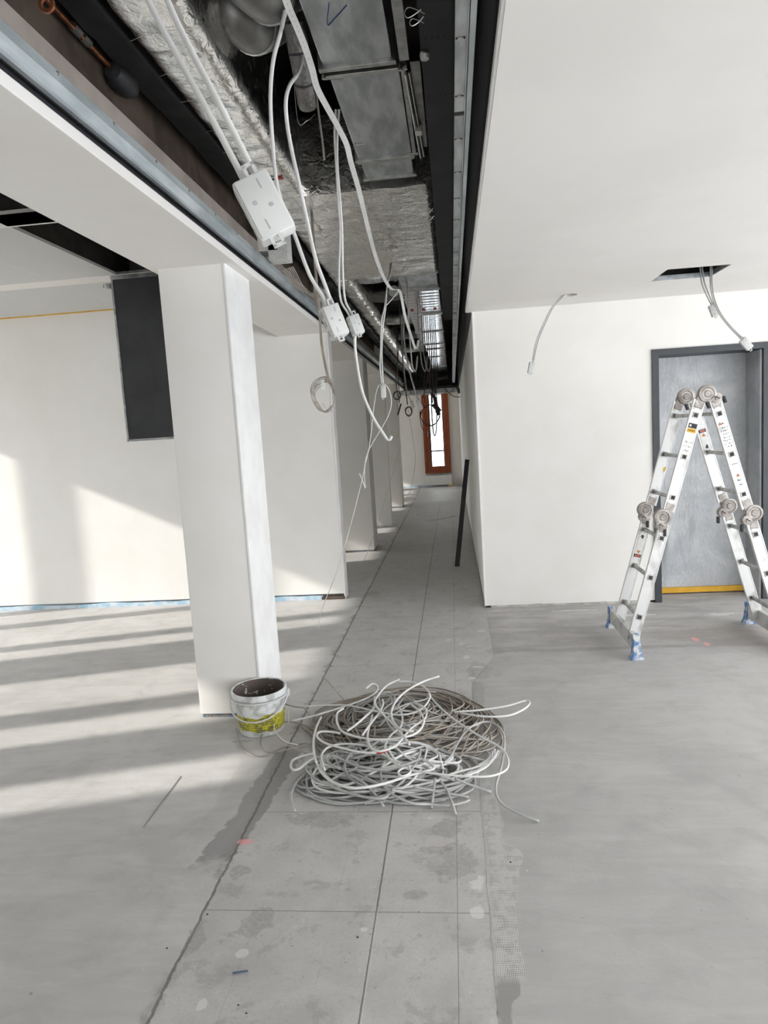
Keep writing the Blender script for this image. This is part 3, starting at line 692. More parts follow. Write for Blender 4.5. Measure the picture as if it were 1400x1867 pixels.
MB().box(-.12, -.104, 2.585, 3.36, 2.848, 2.9).box(-.085, -.05, 2.585, 3.33, 2.86, 2.865).build('side_channel', 'steel', r2)
MB().tube([(-.103, 2.62, 2.842), (-.083, 3.40, 2.842)], .0065, 8, smooth=False).tube([(-.09, 2.62, 2.846), (-.068, 3.40, 2.846)], .005, 8, smooth=False).build('linkage_rod', 'steel', r2, smooth=True)
MB().box(-.095, -.065, 3.07, 3.12, 2.825, 2.85, .003).build('rod_clamp', 'label_white', r2)
for xx, yy in ((-.35, 2.62), (-.35, 3.2), (-.115, 3.36)): MB().box(xx - .022, xx + .022, yy - .012, yy + .012, 2.842, 2.85, .002).build('clip', 'steel', r2)
r3 = rect_duct('rectangular_duct', 'short galvanised duct piece between damper box and foil wrapped branch', -.372, -.13, 3.41, 3.64, 2.86, 3.15)
rect_duct('rectangular_duct', 'galvanised duct emerging from behind the wide foil branch', -.395, -.065, 5.87, 6.5, 2.86, 3.15)
names = ['ribbed galvanised duct marked with three red dots', 'ribbed galvanised duct just beyond the red dotted one', 'third ribbed galvanised duct length down the slot', 'fourth ribbed galvanised duct length down the slot, a short one', 'fifth ribbed galvanised duct length down the slot', 'sixth ribbed galvanised duct length down the slot', 'furthest ribbed galvanised duct length near the slot end beam']
ys = [6.53, 7.93, 9.39, 10.79, 11.46, 12.7, 14.7, 18.5]
for k in range(7):
    o = rect_duct('ribbed_duct', names[k], -.415 if k < 3 else -.36, -.057, ys[k] + .02, ys[k + 1] - .02, 2.86, 3.15, 'ribbed', group='ribbed galvanised ducts')
    if k == 0:
        for xx in (-.37, -.245, -.12): MB().box(xx - .016, xx + .016, 7.62, 7.72, 2.855, 2.862, .003).build('red_dot', 'red', o)
# round branches between foil duct and ribbed ducts
for k, yy in enumerate((6.35, 7.3, 8.9, 10.4, 12.2)):
    o = thing('round_branch', ['nearest', 'second', 'third', 'fourth', 'furthest'][k] + ' round duct branch crossing from foil duct to ribbed ducts', 'duct', (-.56, yy, 3.0), group='round duct branches')
    MB().tube([(-.77, yy + .12, 3.02), (-.66, yy + .06, 3.0), (-.52, yy, 3.0), (-.41, yy, 3.0)], .085, 16, 5).build('elbow', 'pipe' if k % 2 else 'galv', o, smooth=True)
    MB().lathe([(.088, -.012), (.094, -.012), (.094, .012), (.088, .012)], (-.44, yy, 3.0), 20, 'X').build('collar', 'steel', o, smooth=True)
    if k == 0: MB().lathe([(1e-5, -.004), (.055, -.004), (.055, .004), (1e-5, .004)], (-.50, yy + .55, 2.93), 24, 'Y').build('damper_disc', 'label_white', o)
M['pipe2'] = noisy('dull_metal', rgb(120, 119, 117), rgb(146, 145, 143), 8, 0.45, 0.9)
# elbows at the top
for nm, lab, pts, rad in (('round_elbow', 'large dull metal duct elbow at top, left of the blue ticked duct', [AY(400, -140, 2.15), AY(440, -60, 2.2), AY(490, -15, 2.28), AY(520, -30, 2.5), AY(540, -30, 2.8)], .085),
                         ('round_elbow', 'lower dull metal duct elbow pressed against the foil duct', [AY(400, -30, 2.5), AY(432, 20, 2.5), AY(462, 48, 2.55), AY(490, 40, 2.75), AY(510, 30, 3.0)], .085)):
    o = thing(nm, lab, 'duct', tuple(pts[1]), group='metal duct elbows')
    MB().tube(pts, rad, 24, 8).build('elbow', 'pipe2', o, smooth=True) if 'pipe2' in M else MB().tube(pts, rad, 24, 8).build('elbow', 'galv', o, smooth=True)
    P = spline(pts, 8); q = len(P) // 2; dd = (P[q + 1] - P[q - 1]).normalized()
    MB().tube([P[q] - dd * .008, P[q] + dd * .008], rad + .004, 24, smooth=False).build('seam', 'steel', o, smooth=True)
sp = thing('flexible_pipe', 'dull foil flexible pipe descending beside the metal elbows, rounded end', 'pipe', tuple(AY(555, 130, 2.4)))
P0, P1, P2, P3 = AY(535, 40, 2.3), AY(545, 95, 2.35), AY(555, 150, 2.42), AY(562, 200, 2.5)
MB().tube([P0, P1, P2, P3], lambda t: .034 if t < .93 else .034 * math.sqrt(max(.02, 1 - ((t - .93) / .07) ** 2)), 16, 8).build('sleeve', 'pipe', sp, smooth=True)
for p_, q_ in ((P0, P1), (P1, P2)):
    dd = (q_ - p_).normalized(); MB().tube([q_ - dd * .003, q_ + dd * .003], .0355, 16, smooth=False).build('band', 'ink', sp, smooth=True)

# cable loops poking out left of the black plate
for k, (px, py, s_) in enumerate(((752, 22, 1), (757, 40, .7), (783, 384, .6), (784, 398, .6))):
    c = AY(px, py, 1.85 if k < 2 else 3.4); q = .012 * s_ * (1.0 if k < 2 else 1.6)
    tag(MB().tube([c + Vector((.03 * s_, 0, .01)), c + Vector((.01 * s_, 0, -q * .3)), c + Vector((-.012 * s_, 0, -q)), c + Vector((-.02 * s_, 0, 0)), c + Vector((-.01 * s_, 0, q)), c + Vector((.012 * s_, 0, .3 * q)), c + Vector((.03 * s_, 0, -q * .6))], .0012, 6).build('wire_loop', 'steel'),
        ['upper small steel wire loop at the top edge of black plate', 'lower small steel wire loop at the top edge of black plate', 'upper of two small wire loops beside damper box end', 'lower of two small wire loops beside damper box end'][k], 'wire loop', 'wire loops beside the black plate')
tag(MB().lathe([(1e-5, -.01), (.012, -.01), (.014, 0), (.012, .008), (1e-5, .01)], AZ(774, 101, 2.606), 14, 'Z').build('bolt_head', 'steel'), 'shiny round bolt head sticking out over the black plate', 'bolt')

# white plates and thin wires in the slot, above the rail
for k, (px, py) in enumerate(((493, 462), (512, 477))):
    c = AY(px, py, 4.35); o = thing('terminal_plate', ('left' if k == 0 else 'right') + ' white rectangular plate tucked above the galvanised rail', 'plate', tuple(c), group='white plates above the rail')
    MB().box(c.x - .06, c.x + .06, c.y - .065, c.y + .065, c.z, c.z + .2, .002).build('plate', 'label_white', o)
    MB().disc((c.x + .02, c.y + .02, c.z - .001), .006, 'Z', 10, .002).build('hole', 'plastic_dark', o)
for k in range(7):
    a = AY(516 + k * 3, 492 - k, 4.0); b2 = AY(535 + k * 4, 515 + k * 2, 4.5 + k * .05); c2 = AY(560 + k * 3, 535 + k, 5.0 + k * .1)
    tag(MB().tube([a, b2 + Vector((0, 0, -.02)), c2, c2 + Vector((.05, .2, .05))], .003, 6).build('thin_wire', 'cable_tan'), 'thin beige wire sagging out of the white plates above the rail', 'wire', 'thin beige wires in the slot')
tag(MB().tube([AZ(468, 326, 2.84), AZ(488, 328, 2.84), AZ(504, 326, 2.84)], .005, 8).build('cable_end', 'ink'), 'short black wire end lying across the foil duct', 'wire')
tag(MB().tube([AZ(503, 326, 2.84), AZ(513, 325, 2.84), AZ(516, 324.5, 2.84)], .0055, 8).build('red_wire_cap', 'red'), 'tiny red cap at the tip of the black wire end', 'wire cap')

# ------------------------------------------------------------------ junction boxes on cables
def jbox(label, c, d, L, W, T, cables, wr, face=None, group=None, mat='cable_white', detail=True, loose=None):
    """c centre, d downward direction of the long axis, face = direction the lid looks"""
    c = Vector(c); d = Vector(d).normalized(); f = Vector(face) if face else Vector((0, -1, -.3))
    f = (f - d * f.dot(d)).normalized(); s_ = d.cross(f).normalized()
    o = thing('junction_box', label, 'junction box', tuple(c), group=group)
    MB().obox(c, s_, d, f, W / 2, L / 2, T / 2, min(W, T) * .22).build('body', 'plastic', o, smooth=True)
    MB().obox(c + f * T * .5, s_, d, f, W * .44, L * .46, T * .08, T * .06).build('lid', 'plastic', o, smooth=True)
    for sg in (-1, 1):
        q = c + d * (sg * L * .56) + f * T * .42 + s_ * (W * .1 * sg)
        b = MB(); a_ = L * .09
        b.obox(q + s_ * a_ * .8, s_, d, f, a_ * .3, a_, T * .05).obox(q - s_ * a_ * .8, s_, d, f, a_ * .3, a_, T * .05).obox(q + d * a_ * .8 * sg, s_, d, f, a_ * 1.1, a_ * .3, T * .05)
        b.build('mounting_tab', 'plastic', o)
    if detail:
        for sg in (-1, 1):
            k = MB()
            for u in (-.3, 0, .3): k.obox(c + s_ * (sg * W * .5) + d * (u * L), d, f, s_, L * .09, T * .24, W * .01, L * .01)
            k.build('knockout', 'plastic_dark', o)
        k = MB()
        for (u, v_) in ((-.3, -.28), (.3, .28), (.1, -.06), (-.1, .06)):
            if abs(u) > .2: k.obox(c + f * T * .585 + d * (u * L) + s_ * (v_ * W * .5), s_, d, f, W * .02, L * .08, T * .01)
            else: k.obox(c + f * T * .585 + d * (u * L * .6) + s_ * (v_ * W * 3), s_, d, f, W * .05, L * .03, T * .03, .0005)
        k.build('catch', 'plastic_dark', o)
    for pts in cables:
        MB().tube(pts, wr, 10, 8).build('cable', mat, o, smooth=True)
    if loose:
        MB().tube(loose[0], loose[1], 8, 8).build('loose_cable', 'cable_white', o, smooth=True)
    return o
def YP(l): return [AY(*p) for p in l]
def UP(l, z=2.92):
    P = YP(l); return [Vector((P[0].x, P[0].y, z))] + P
def DU(l, z=2.92):
    P = YP(l); return P + [Vector((P[-1].x, P[-1].y, z))]
# 1 nearest
jbox('largest white junction box hanging nearest the camera on two thick cables', AY(482, 380, .98), AY(508, 430, .98) - AY(456, 330, .98), .090, .054, .028,
     [YP([(448, 335, .985), (425, 290, 1.0), (380, 205, 1.02), (325, 105, 1.05), (270, 0, 1.09), (205, -150, 1.15), (140, -330, 1.3)]),
      YP([(470, 330, .985), (448, 285, 1.0), (400, 190, 1.02), (350, 95, 1.05), (305, 0, 1.09), (250, -150, 1.15), (190, -330, 1.3)])], .0048, face=(.35, -1, -.25), group='hanging junction boxes')
jbox('second white junction box down the slot, on two long cables before the rail', AY(609, 587, 2.1), AY(620, 614, 2.1) - AY(598, 560, 2.1), .10, .058, .045,
     [YP([(598, 566, 2.1), (588, 540, 2.1), (564, 500, 2.1), (536, 425, 2.1), (507, 346, 2.1), (497, 260, 2.1), (493, 178, 2.08), (498, 111, 2.02), (511, 61, 2.0), (520, 20, 2.0)]),
      YP([(607, 560, 2.1), (593, 521, 2.1), (575, 471, 2.1), (561, 407, 2.1), (550, 357, 2.1), (539, 307, 2.1), (532, 275, 2.1), (524, 230, 2.1), (521, 186, 2.1), (528, 156, 2.12), (543, 134, 2.2), (550, 112, 2.3), (552, 80, 2.4)])], .0058, face=(.55, -1, -.1), group='hanging junction boxes')
jbox('third white junction box with one cable leaving its lower end', AY(648, 593, 3.1), AY(655, 612, 3.1) - AY(641, 575, 3.1), .09, .055, .045,
     [YP([(640, 582, 3.1), (634, 570, 3.1), (621, 546, 3.1), (618, 500, 3.1), (620, 443, 3.05), (620, 407, 3.0), (616, 354, 2.95), (613, 300, 2.9), (610, 245, 2.85), (612, 200, 2.85)]),
      YP([(644, 580, 3.1), (638, 566, 3.1), (629, 546, 3.1), (625, 500, 3.1), (624, 443, 3.05), (623, 407, 3.0), (619, 354, 2.95), (615, 300, 2.9), (615, 249, 2.85), (618, 200, 2.85)])], .0048, face=(.5, -1, -.1), group='hanging junction boxes',
     loose=(YP([(650, 606, 3.1), (647, 620, 3.1), (649, 650, 3.1), (658, 704, 3.1), (669, 737, 3.1), (684, 768, 3.1), (699, 791, 3.1), (706, 801, 3.1), (711, 801, 3.1), (714, 795, 3.1)]), .0062))
jbox('small white junction box inside the loop of thin white cable', AY(699, 714, 4.7), (0, 0, -1), .085, .034, .03,
     [YP([(697, 706, 4.7), (693, 671, 4.7), (694, 632, 4.7), (695.6, 586, 4.7), (701, 560, 4.75), (705, 528, 4.85), (709, 503, 5.0), (712, 480, 5.2)]),
      YP([(699, 706, 4.7), (696, 650, 4.7), (698, 598, 4.7), (703, 560, 4.75), (706, 517, 4.85), (711, 501, 5.0), (714, 480, 5.2)])], .0045, group='hanging junction boxes', detail=False)
jbox('grey junction box hanging left of the wooden window, on flat cable', AY(765, 738, 7.0), AY(768, 746, 7) - AY(762, 728, 7), .10, .045, .03,
     [YP([(762, 729, 7.0), (757, 714, 7.0), (743, 663, 7.0), (737, 620, 7.0), (736, 590, 7.0), (738, 560, 7.2)])], .008, group='hanging junction boxes', mat='cable_grey', detail=False)
jbox('small grey junction box beside the little dark cable ring', AY(751, 737, 7.3), AY(753, 744, 7) - AY(748, 728, 7), .08, .035, .03,
     [YP([(747, 728, 7.3), (742, 714, 7.3), (737, 676, 7.3), (733, 624, 7.3), (733, 581, 7.3), (736, 560, 7.4)])], .0045, group='hanging junction boxes', mat='cable_grey', detail=False)
# ceiling boxes right
jbox('grey junction box hanging from the round ceiling hole', AY(968, 671, 5.3), AY(966, 682, 5.3) - AY(970, 660, 5.3), .085, .042, .03,
     [YP([(970, 662, 5.3), (977, 625, 5.3), (989, 594, 5.32), (1006, 560, 5.38), (1025, 538, 5.44), (1031, 524, 5.45)]),
      YP([(972, 662, 5.31), (980, 625, 5.31), (992, 594, 5.33), (1009, 560, 5.39), (1028, 538, 5.45), (1034, 524, 5.46)])], .0045, group='junction boxes of the white ceiling', mat='cable_grey')
jbox('grey junction box on short cables from the square ceiling hatch', AY(1301, 566, 4.95), AY(1304, 575, 4.95) - AY(1297, 556, 4.95), .082, .05, .035,
     [YP([(1297, 556, 4.95), (1287, 536, 4.95), (1279, 515, 4.96), (1276, 488, 5.0), (1275, 470, 5.0)]),
      YP([(1300, 555, 4.95), (1292, 536, 4.95), (1284, 515, 4.96), (1280, 488, 5.0), (1279, 470, 5.0)])], .0045, group='junction boxes of the white ceiling', mat='cable_grey')
jbox('white junction box swinging furthest right in front of the door head', AY(1360, 627, 4.85), AY(1367, 635, 4.85) - AY(1353, 619, 4.85), .085, .05, .035,
     [YP([(1352, 619, 4.85), (1328, 594, 4.86), (1310, 570, 4.88), (1299, 543, 4.9), (1295, 515, 4.93), (1295, 488, 5.0), (1296, 470, 5.0)]),
      YP([(1354, 617, 4.86), (1331, 594, 4.87), (1313, 570, 4.89), (1302, 543, 4.91), (1298, 515, 4.94), (1298, 488, 5.01), (1299, 470, 5.01)])], .0045, group='junction boxes of the white ceiling', mat='cable_grey')

# white flat band running along the slot
band = thing('mounting_band', 'long white perforated band sagging beneath the galvanised ducts', 'band', tuple(AY(640, 297, 2.6)))
bp = YP([(505, -60, 1.75), (524, 7, 1.85), (541, 48, 1.95), (556, 86, 2.05), (569, 126, 2.15), (578, 160, 2.22), (597, 197, 2.3), (616, 231, 2.42), (632, 264, 2.52), (640, 297, 2.62), (653, 342, 2.8), (664, 387, 3.05), (675, 432, 3.4), (686, 471, 3.8), (700, 507, 4.2), (714, 527, 4.5), (727, 529, 4.8), (732, 543, 5.0), (739, 579, 5.2), (750, 614, 5.5), (757, 635, 5.7), (761, 632, 5.75), (763, 620, 5.8)])
MB().ribbon(bp, .019, .002, (1, 0, .1), 8).build('strip', 'cable_white', band)
PB = spline(bp, 8); b = MB()
for k in range(6, len(PB) - 50, 2):
    b.disc(PB[k] - Vector((0, .0014, .0014)), .0014, 'Z', 6, .0008)
b.build('holes', 'plastic_dark', band)
tag(MB().tube(YP([(727, 529, 4.8), (715, 545, 4.75), (705, 556, 4.72)]), .003, 6).build('tie_wire', 'cable_white'), 'short thin white wire bracing the flat band at its bend', 'wire')
tag(MB().tube(UP([(577, 170, 2.7), (582, 215, 2.7), (588, 260, 2.7), (591, 292, 2.7)]), .004, 6).build('hanging_cable', 'cable_tan'), 'short beige cable hanging behind the white band, left of damper box', 'cable')
tag(MB().tube(UP([(542, 215, 2.45), (560, 220, 2.45), (575, 208, 2.5)]), .0012, 6).build('thin_wire', 'steel'), 'thin steel wire slung beneath the flexible pipe end', 'wire')

# thin white cable looping down to the floor
tc = YP([(580.7, 1146.7, 5.42), (583.6, 1122, 5.4), (593.7, 1093, 5.35), (613, 1046, 5.2), (630, 990, 5.1), (645.5, 933, 5.0), (661, 870, 4.9), (670, 826, 4.85), (693, 785, 4.8), (706, 762, 4.78), (713, 740, 4.76), (712, 719, 4.75), (705, 704, 4.74), (697, 700, 4.73), (689, 705, 4.74), (684, 725, 4.76), (680, 755, 4.8), (675, 802, 4.85), (670, 830, 4.9), (665, 851, 4.95), (664.7, 876, 5.0), (666, 889, 5.0)])
tag(MB().tube(tc, .0032, 8, 6).build('thin_cable', 'cable_white'), 'thin white cable looped at the small box and trailing to the floor', 'cable')
tag(MB().tube(YP([(655, 863, 4.95), (660, 875, 4.95), (666, 890, 4.95)]), .004, 8).build('cable_end', 'cable_white'), 'short white cable piece crossing the thin trailing cable', 'cable')
tag(MB().tube(YP([(730, 812, 9.6), (720, 850, 9.3), (705, 900, 8.9), (690, 950, 8.5), (672, 1000, 8.1), (660, 1030, 7.82)]), .0025, 6).build('thin_string', 'cable_white'), 'faint white string slanting to the floor between the columns', 'string')
tag(MB().tube(YP([(744, 745, 13.5), (751, 790, 13.7), (757, 841, 14), (748, 893, 14.3), (741, 905, 14.7), (735, 909, 15.2)]), .004, 6).build('thin_string', 'cable_grey'), 'faint curved string before the far wall near the last column', 'string')
for k, pts in enumerate(([(759, 931, 0), (757, 940, 0), (768, 946, 0), (790, 948, 0), (830, 940, 0)], [(693, 985, 0), (705, 984, 0), (709, 988, 0), (700, 991, 0)])):
    tag(MB().tube([AZ(a, b2, .006) for a, b2, _ in pts], .005, 6).build('floor_wire', 'cable_white'), ['thin white wire lying on the floor far down the corridor', 'short white wire on the floor beside the second column'][k], 'wire')

# coils
def ring(c, rx, rz, r, turns=3, jit=.08, sx=1):
    pts = []
    n = int(turns * 14)
    for k in range(n + 1):
        a = 2 * PI * k / 14 + .6; q = 1 + jit * math.sin(k * 1.7)*.5 + jit * .5 * math.sin(k * .31)
        pts.append(Vector(c) + Vector((rx * q * math.cos(a), .01 * math.sin(k * .9), rz * q * math.sin(a))))
    return pts
co = thing('cable_coil', 'grey brown coil of thin cable hanging in front of the white cross wall', 'cable coil', tuple(AY(591, 719, 4.1)))
for s_ in range(4): MB().tube(ring(AY(590 + s_ * 1.2, 718 + s_ * 1.3, 4.1 + .01 * s_), .072 - .004 * s_, .1 - .005 * s_, .003, 1.9, .10 + .03 * s_), .0021, 6, 3).build('turn', ('cable_brown', 'cable_grey', 'cable_tan', 'cable_brown')[s_], co, smooth=True)
for dx in (0, 2.2): MB().tube(UP([(577 + dx, 530, 4.1), (581 + dx, 563, 4.1), (583 + dx, 592, 4.1), (585 + dx, 624, 4.1), (590 + dx, 656, 4.1), (597 + dx, 687, 4.1), (604 + dx, 700, 4.1)]), .0045, 8).build('hanging_lead', 'cable_brown', co, smooth=True)
MB().box(AY(589, 702, 4.08).x - .010, AY(589, 702, 4.08).x + .010, 4.06, 4.07, AY(589, 712, 4.08).z, AY(589, 693, 4.08).z, .002).build('paper_tag', 'label_white', co)
for (a, b2, c_, d_) in ((568, 729, 575, 734), (571, 737, 577, 733), (603, 745, 606, 752), (588, 735, 593, 745), (600, 742, 608, 738)): MB().tube(YP([(a, b2, 4.08), (c_, d_, 4.1)]), .0012, 5, smooth=False).build('stray_end', 'cable_brown', co)
def small_coil(label, px, py, y, rx, rz, r, lead, mat='cable_dark', blob=None):
    o = thing('cable_coil', label, 'cable coil', tuple(AY(px, py, y)), group='dark cable coils down the slot')
    MB().tube(ring(AY(px, py, y), rx, rz, r, 3, .1), r, 6, 3).build('turns', mat, o, smooth=True)
    for l in lead: MB().tube(UP(l), r, 6).build('lead', mat, o, smooth=True)
    if blob:
        a = AY(*blob[0]); b2 = AY(*blob[1]); MB().bar(a, b2, blob[2], blob[2] * .8, bev=.006).build('connector', 'connector', o, smooth=True)
    return o
M['connector'] = noisy('dark_connector', rgb(52, 54, 60), rgb(78, 80, 86), 20, 0.5)
small_coil('small dark cable ring hanging furthest left, with a taped end', 724, 721, 9.0, .045, .052, .006, [[(724, 640, 9), (725, 680, 9), (727, 708, 9), (728, 735, 9)], [(726, 640, 9.1), (722, 690, 9.1), (727, 730, 9.1)]], blob=((731, 736, 9), (725, 757, 9), .022))
small_coil('small dark cable ring below the little grey box', 745, 750, 7.3, .033, .046, .006, [[(733, 640, 7.3), (737, 690, 7.3), (743, 738, 7.3)]])
M['cable_wine'] = noisy('cable_wine', rgb(66, 36, 30), rgb(88, 52, 44), 9, 0.5)
small_coil('wide loose reddish brown cable coil in front of the wooden window', 784, 757, 9.2, .125, .135, .0045, [[(776, 655, 9.2), (773, 700, 9.2), (775, 735, 9.2)], [(786, 650, 9.2), (780, 690, 9.2), (766, 745, 9.2), (768, 775, 9.2), (773, 786, 9.2)]], mat='cable_wine')
o = thing('cable_bundle', 'bundle of dark cables with black connectors before the window glass', 'cable bundle', tuple(AY(791, 720, 9.4)))
for k, (a, b2) in enumerate(((783, 790), (787, 794), (790, 788), (793, 796), (780, 792), (796, 792))):
    MB().tube(UP([(a, 650, 9.4 + k * .05), (a + 1, 690, 9.4), (b2, 725, 9.4), (b2 + 3, 745, 9.4)]), .0075, 6).build('cable', 'cable_dark', o, smooth=True)
MB().tube(YP([(786, 715, 9.3), (787, 750, 9.3), (789, 780, 9.3), (791, 792, 9.3), (794, 792, 9.3), (796, 770, 9.3), (796, 720, 9.3)]), .009, 8).build('long_loop', 'cable_dark', o, smooth=True)
for (a, b2, c_, d_) in ((789, 738, 801, 752), (795, 748, 801, 757), (797, 742, 803, 750)): MB().bar(AY(a, b2, 9.35), AY(c_, d_, 9.35), .045, .04, bev=.006).build('connector', 'connector', o, smooth=True)
tag(MB().tube(YP([(807, 705, 15), (818, 716, 15), (828, 723, 15.2), (841, 724, 16)]), .01, 6).build('hanging_cable', 'cable_dark'), 'dark cable sagging from the slot end to the corridor wall', 'cable')
tag(MB().bar(AY(833, 705, 15.5), AY(838, 717, 15.5), .07, .05, bev=.01).build('cable_gland', 'connector'), 'small dark fitting at the right end of the slot end beam', 'fitting')
for k, (a, y_) in enumerate(((752, 6.2), (770, 7.4), (777, 8.1))):
    tag(MB().tube(UP([(a - 6, 600 + k * 15, y_), (a - 3, 640 + k * 6, y_), (a, 668, y_ + .1), (a + 6, 676, y_ + .2), (a + 9, 650, y_ + .3)]), .006, 6).build('hanging_cable', 'cable_grey'), ['nearest', 'middle', 'furthest'][k] + ' short grey cable loop drooping below the foil duct', 'cable', 'grey cable loops under the foil duct')

# ------------------------------------------------------------------ ladder
lad = thing('folding_ladder', 'aluminium multi-joint folding ladder standing as an A before the covered door', 'ladder', (1.62, 4.8, 0))
XC = 1.619
def lx(z, side): return XC + side * (1.575 - z) * .2815 + side * .068      # rung line
NY, FY = 4.60, 5.00
RWD, RTH = .072, .026
rz_up = [1.558, 1.297, 1.037]; rz_dn = [.773, .513, .248]
for side, sn in ((-1, 'left'), (1, 'right')):
    for yy, near in ((NY, True), (FY, False)):
        for (za, zb, up) in ((1.655, .945, True), (.865, .09, False)):
            a = Vector((lx(za, side), yy, za)); b2 = Vector((lx(zb, side), yy, zb))
            r_ = MB().bar(a, b2, RWD, RTH, (0, 1, 0), .003).build('rail', 'alu', lad)
            dn = (b2 - a).normalized(); sd = Vector((1, 0, 0)) * 1.0; sd = (sd - dn * sd.dot(dn)).normalized(); fy = yy - RTH / 2
            # inset face lip
            MB().bar(a + sd * RWD * .46 + Vector((0, -RTH / 2, 0)), b2 + sd * RWD * .46 + Vector((0, -RTH / 2, 0)), .006, .004).bar(a - sd * RWD * .46 + Vector((0, -RTH / 2, 0)), b2 - sd * RWD * .46 + Vector((0, -RTH / 2, 0)), .006, .004).build('edge_lip', 'alu', r_)
            rv = MB()
            for e_, s2 in ((a, 1), (b2, -1)):
                if not up and s2 == -1: continue
                for u, v_ in ((.015, -.02), (.015, .02), (.06, -.02), (.06, .02)): rv.disc(e_ + dn * u * s2 + sd * v_ + Vector((0, -RTH / 2 - .001, 0)), .0045, 'Y', 8, .003)
            rv.build('rivets', 'alu_rung', r_)
            for z in (rz_up if up else rz_dn):
                c = Vector((lx(z, side), fy, z))
                MB().obox(c - Vector((0, .0015, 0)), sd, Vector((0, 1, 0)), dn, .019, .002, .019, .001).build('rung_socket', 'alu_rung', r_)
                MB().obox(c - Vector((0, .003, 0)), sd, Vector((0, 1, 0)), dn, .0125, .002, .0125, .001).build('rung_hole', 'dark', r_)
            def dec(z, w_, h_, mat, off=0, nm='sticker', dz=0.0016, parent=r_):
                c = Vector((lx(z, side), fy - dz, z)) + sd * off
                return MB().obox(c, sd, Vector((0, 1, 0)), dn, w_ / 2, .0006, h_ / 2).build(nm, mat, parent)
            def tri(z, s_, parent=r_, off=0, flip=1):
                c = Vector((lx(z, side), fy - .0024, z)) + sd * off; u = -dn * flip
                MB().add([c + u * s_, c - u * s_ * .6 + sd * s_, c - u * s_ * .6 - sd * s_], [(0, 1, 2)]).build('warning_triangle', 'label_orange', parent)
            def scrib(z, n_, h_, parent=r_, w_=.045):
                b_ = MB()
                for q in range(n_):
                    for t in range(5):
                        c = Vector((lx(z, side), fy - .002, z)) + sd * (-w_ / 2 + w_ * (t + .5) / 5 + random.uniform(-.002, .002)) + dn * (q * h_)
                        b_.bar(c + sd * random.uniform(-.005, .005) + dn * random.uniform(-.006, .002), c + sd * random.uniform(-.005, .005) + dn * random.uniform(0, .007), .0026, .0006)
                b_.build('handwriting', 'ink', parent)
            if near and side == -1 and up:
                dec(1.492, .052, .03, 'ink', nm='label_black_band'); dec(1.462, .052, .026, 'yellow', nm='label_yellow_band'); dec(1.492, .012, .012, 'label_white', -.015, 'label_emblem', .0026); dec(1.462, .036, .004, 'ink', 0, 'label_text', .0026)
                scrib(1.39, 3, .028)
            if (not near) and side == -1 and up: dec(1.20, .014, .03, 'yellow', -.022 * -1); dec(1.178, .014, .012, 'label_white', .022)
            if near and side == 1 and up:
                tri(1.497, .012, off=-.015); scrib(1.495, 1, .02, w_=.02); scrib(1.47, 7, .021); scrib(1.235, 1, .02, w_=.03); tri(1.16, .012); scrib(1.13, 2, .03, w_=.02)
            if (not near) and ((side == 1 and up) or (side == -1 and not up)):
                z0 = 1.44 if up else .70; f_ = 1 if up else -1
                if up: dec(1.385, .05, .17, 'label_white'); dec(1.445, .048, .022, 'ink', 0, 'danger_band', .0022); dec(1.445, .034, .012, 'label_red', 0, 'danger_text', .003); tri(1.415, .014); ar = 1.335; fl = -1
                else: dec(.655, .05, .19, 'label_white'); dec(.585, .048, .022, 'ink', 0, 'danger_band', .0022); dec(.585, .034, .012, 'label_red', 0, 'danger_text', .003); tri(.612, .014, flip=-1); ar = .72; fl = 1
                c = Vector((lx(ar, side), fy - .0024, ar)); u = Vector((0, 0, 1)) * fl; X_ = Vector((1, 0, 0))
                MB().add([c + u * .016, c + X_ * .016, c + X_ * .007, c + X_ * .007 - u * .014, c - X_ * .007 - u * .014, c - X_ * .007, c - X_ * .016], [(0, 1, 2, 3, 4, 5, 6)]).build('arrow', 'ink', r_)
    for z in rz_up + rz_dn:
        MB().tube([(lx(z, side), NY, z), (lx(z, side), FY, z)], .0145, 4, smooth=False).tube([(lx(z, side), NY, z), (lx(z, side), FY, z)], .0125, 12, smooth=False).build('rung', 'alu_rung', lad)
    # mid hinges, outside of the rail line
    for yy in (NY, FY):
        cx = lx(.905, side) + side * .028; c = Vector((cx, yy, .912))
        h = MB().lathe([(1e-5, -.024), (.018, -.024), (.022, -.020), (.036, -.020), (.040, -.024), (.052, -.022), (.054, -.016), (.054, .016), (1e-5, .018)], c, 28, 'Y').build('hinge', 'hinge', lad, smooth=True)
        lc_ = Vector((cx - side * .0, yy, .865)) + Vector((side * .012 - .0, 0, -.005))
        if side == 1: lc_ = Vector((cx - .042, yy, .868))
        MB().lathe([(1e-5, -.03), (.012, -.03), (.014, -.024), (.033, -.022), (.035, .0), (.035, .016), (1e-5, .018)], lc_, 22, 'Y').build('lock_disc', 'hinge', h, smooth=True)
        MB().bar(Vector((lx(1.0, side), yy, 1.0)), Vector((lx(.925, side) + side * .01, yy, .925)), .058, .03, (0, 1, 0), .006).bar(Vector((lx(.88, side) + side * .01, yy, .885)), Vector((lx(.80, side), yy, .81)), .054, .03, (0, 1, 0), .006).build('hinge_plate', 'hinge', h)
        q = lc_ + Vector((.024 if side == -1 else -.034, 0, -.05)); MB().bar(q + Vector((0, -.012, .022)), q + Vector((0, -.012, -.025)), .014, .03, (0, 1, 0), .002).build('release_lever', 'ink', h)
        MB().bar(lc_ + Vector((-.012, -.032, .008)), lc_ + Vector((.012, -.032, -.006)), .006, .003).build('lock_mark', 'ink', h)
    # base bar with end caps
    bx = lx(.06, side)
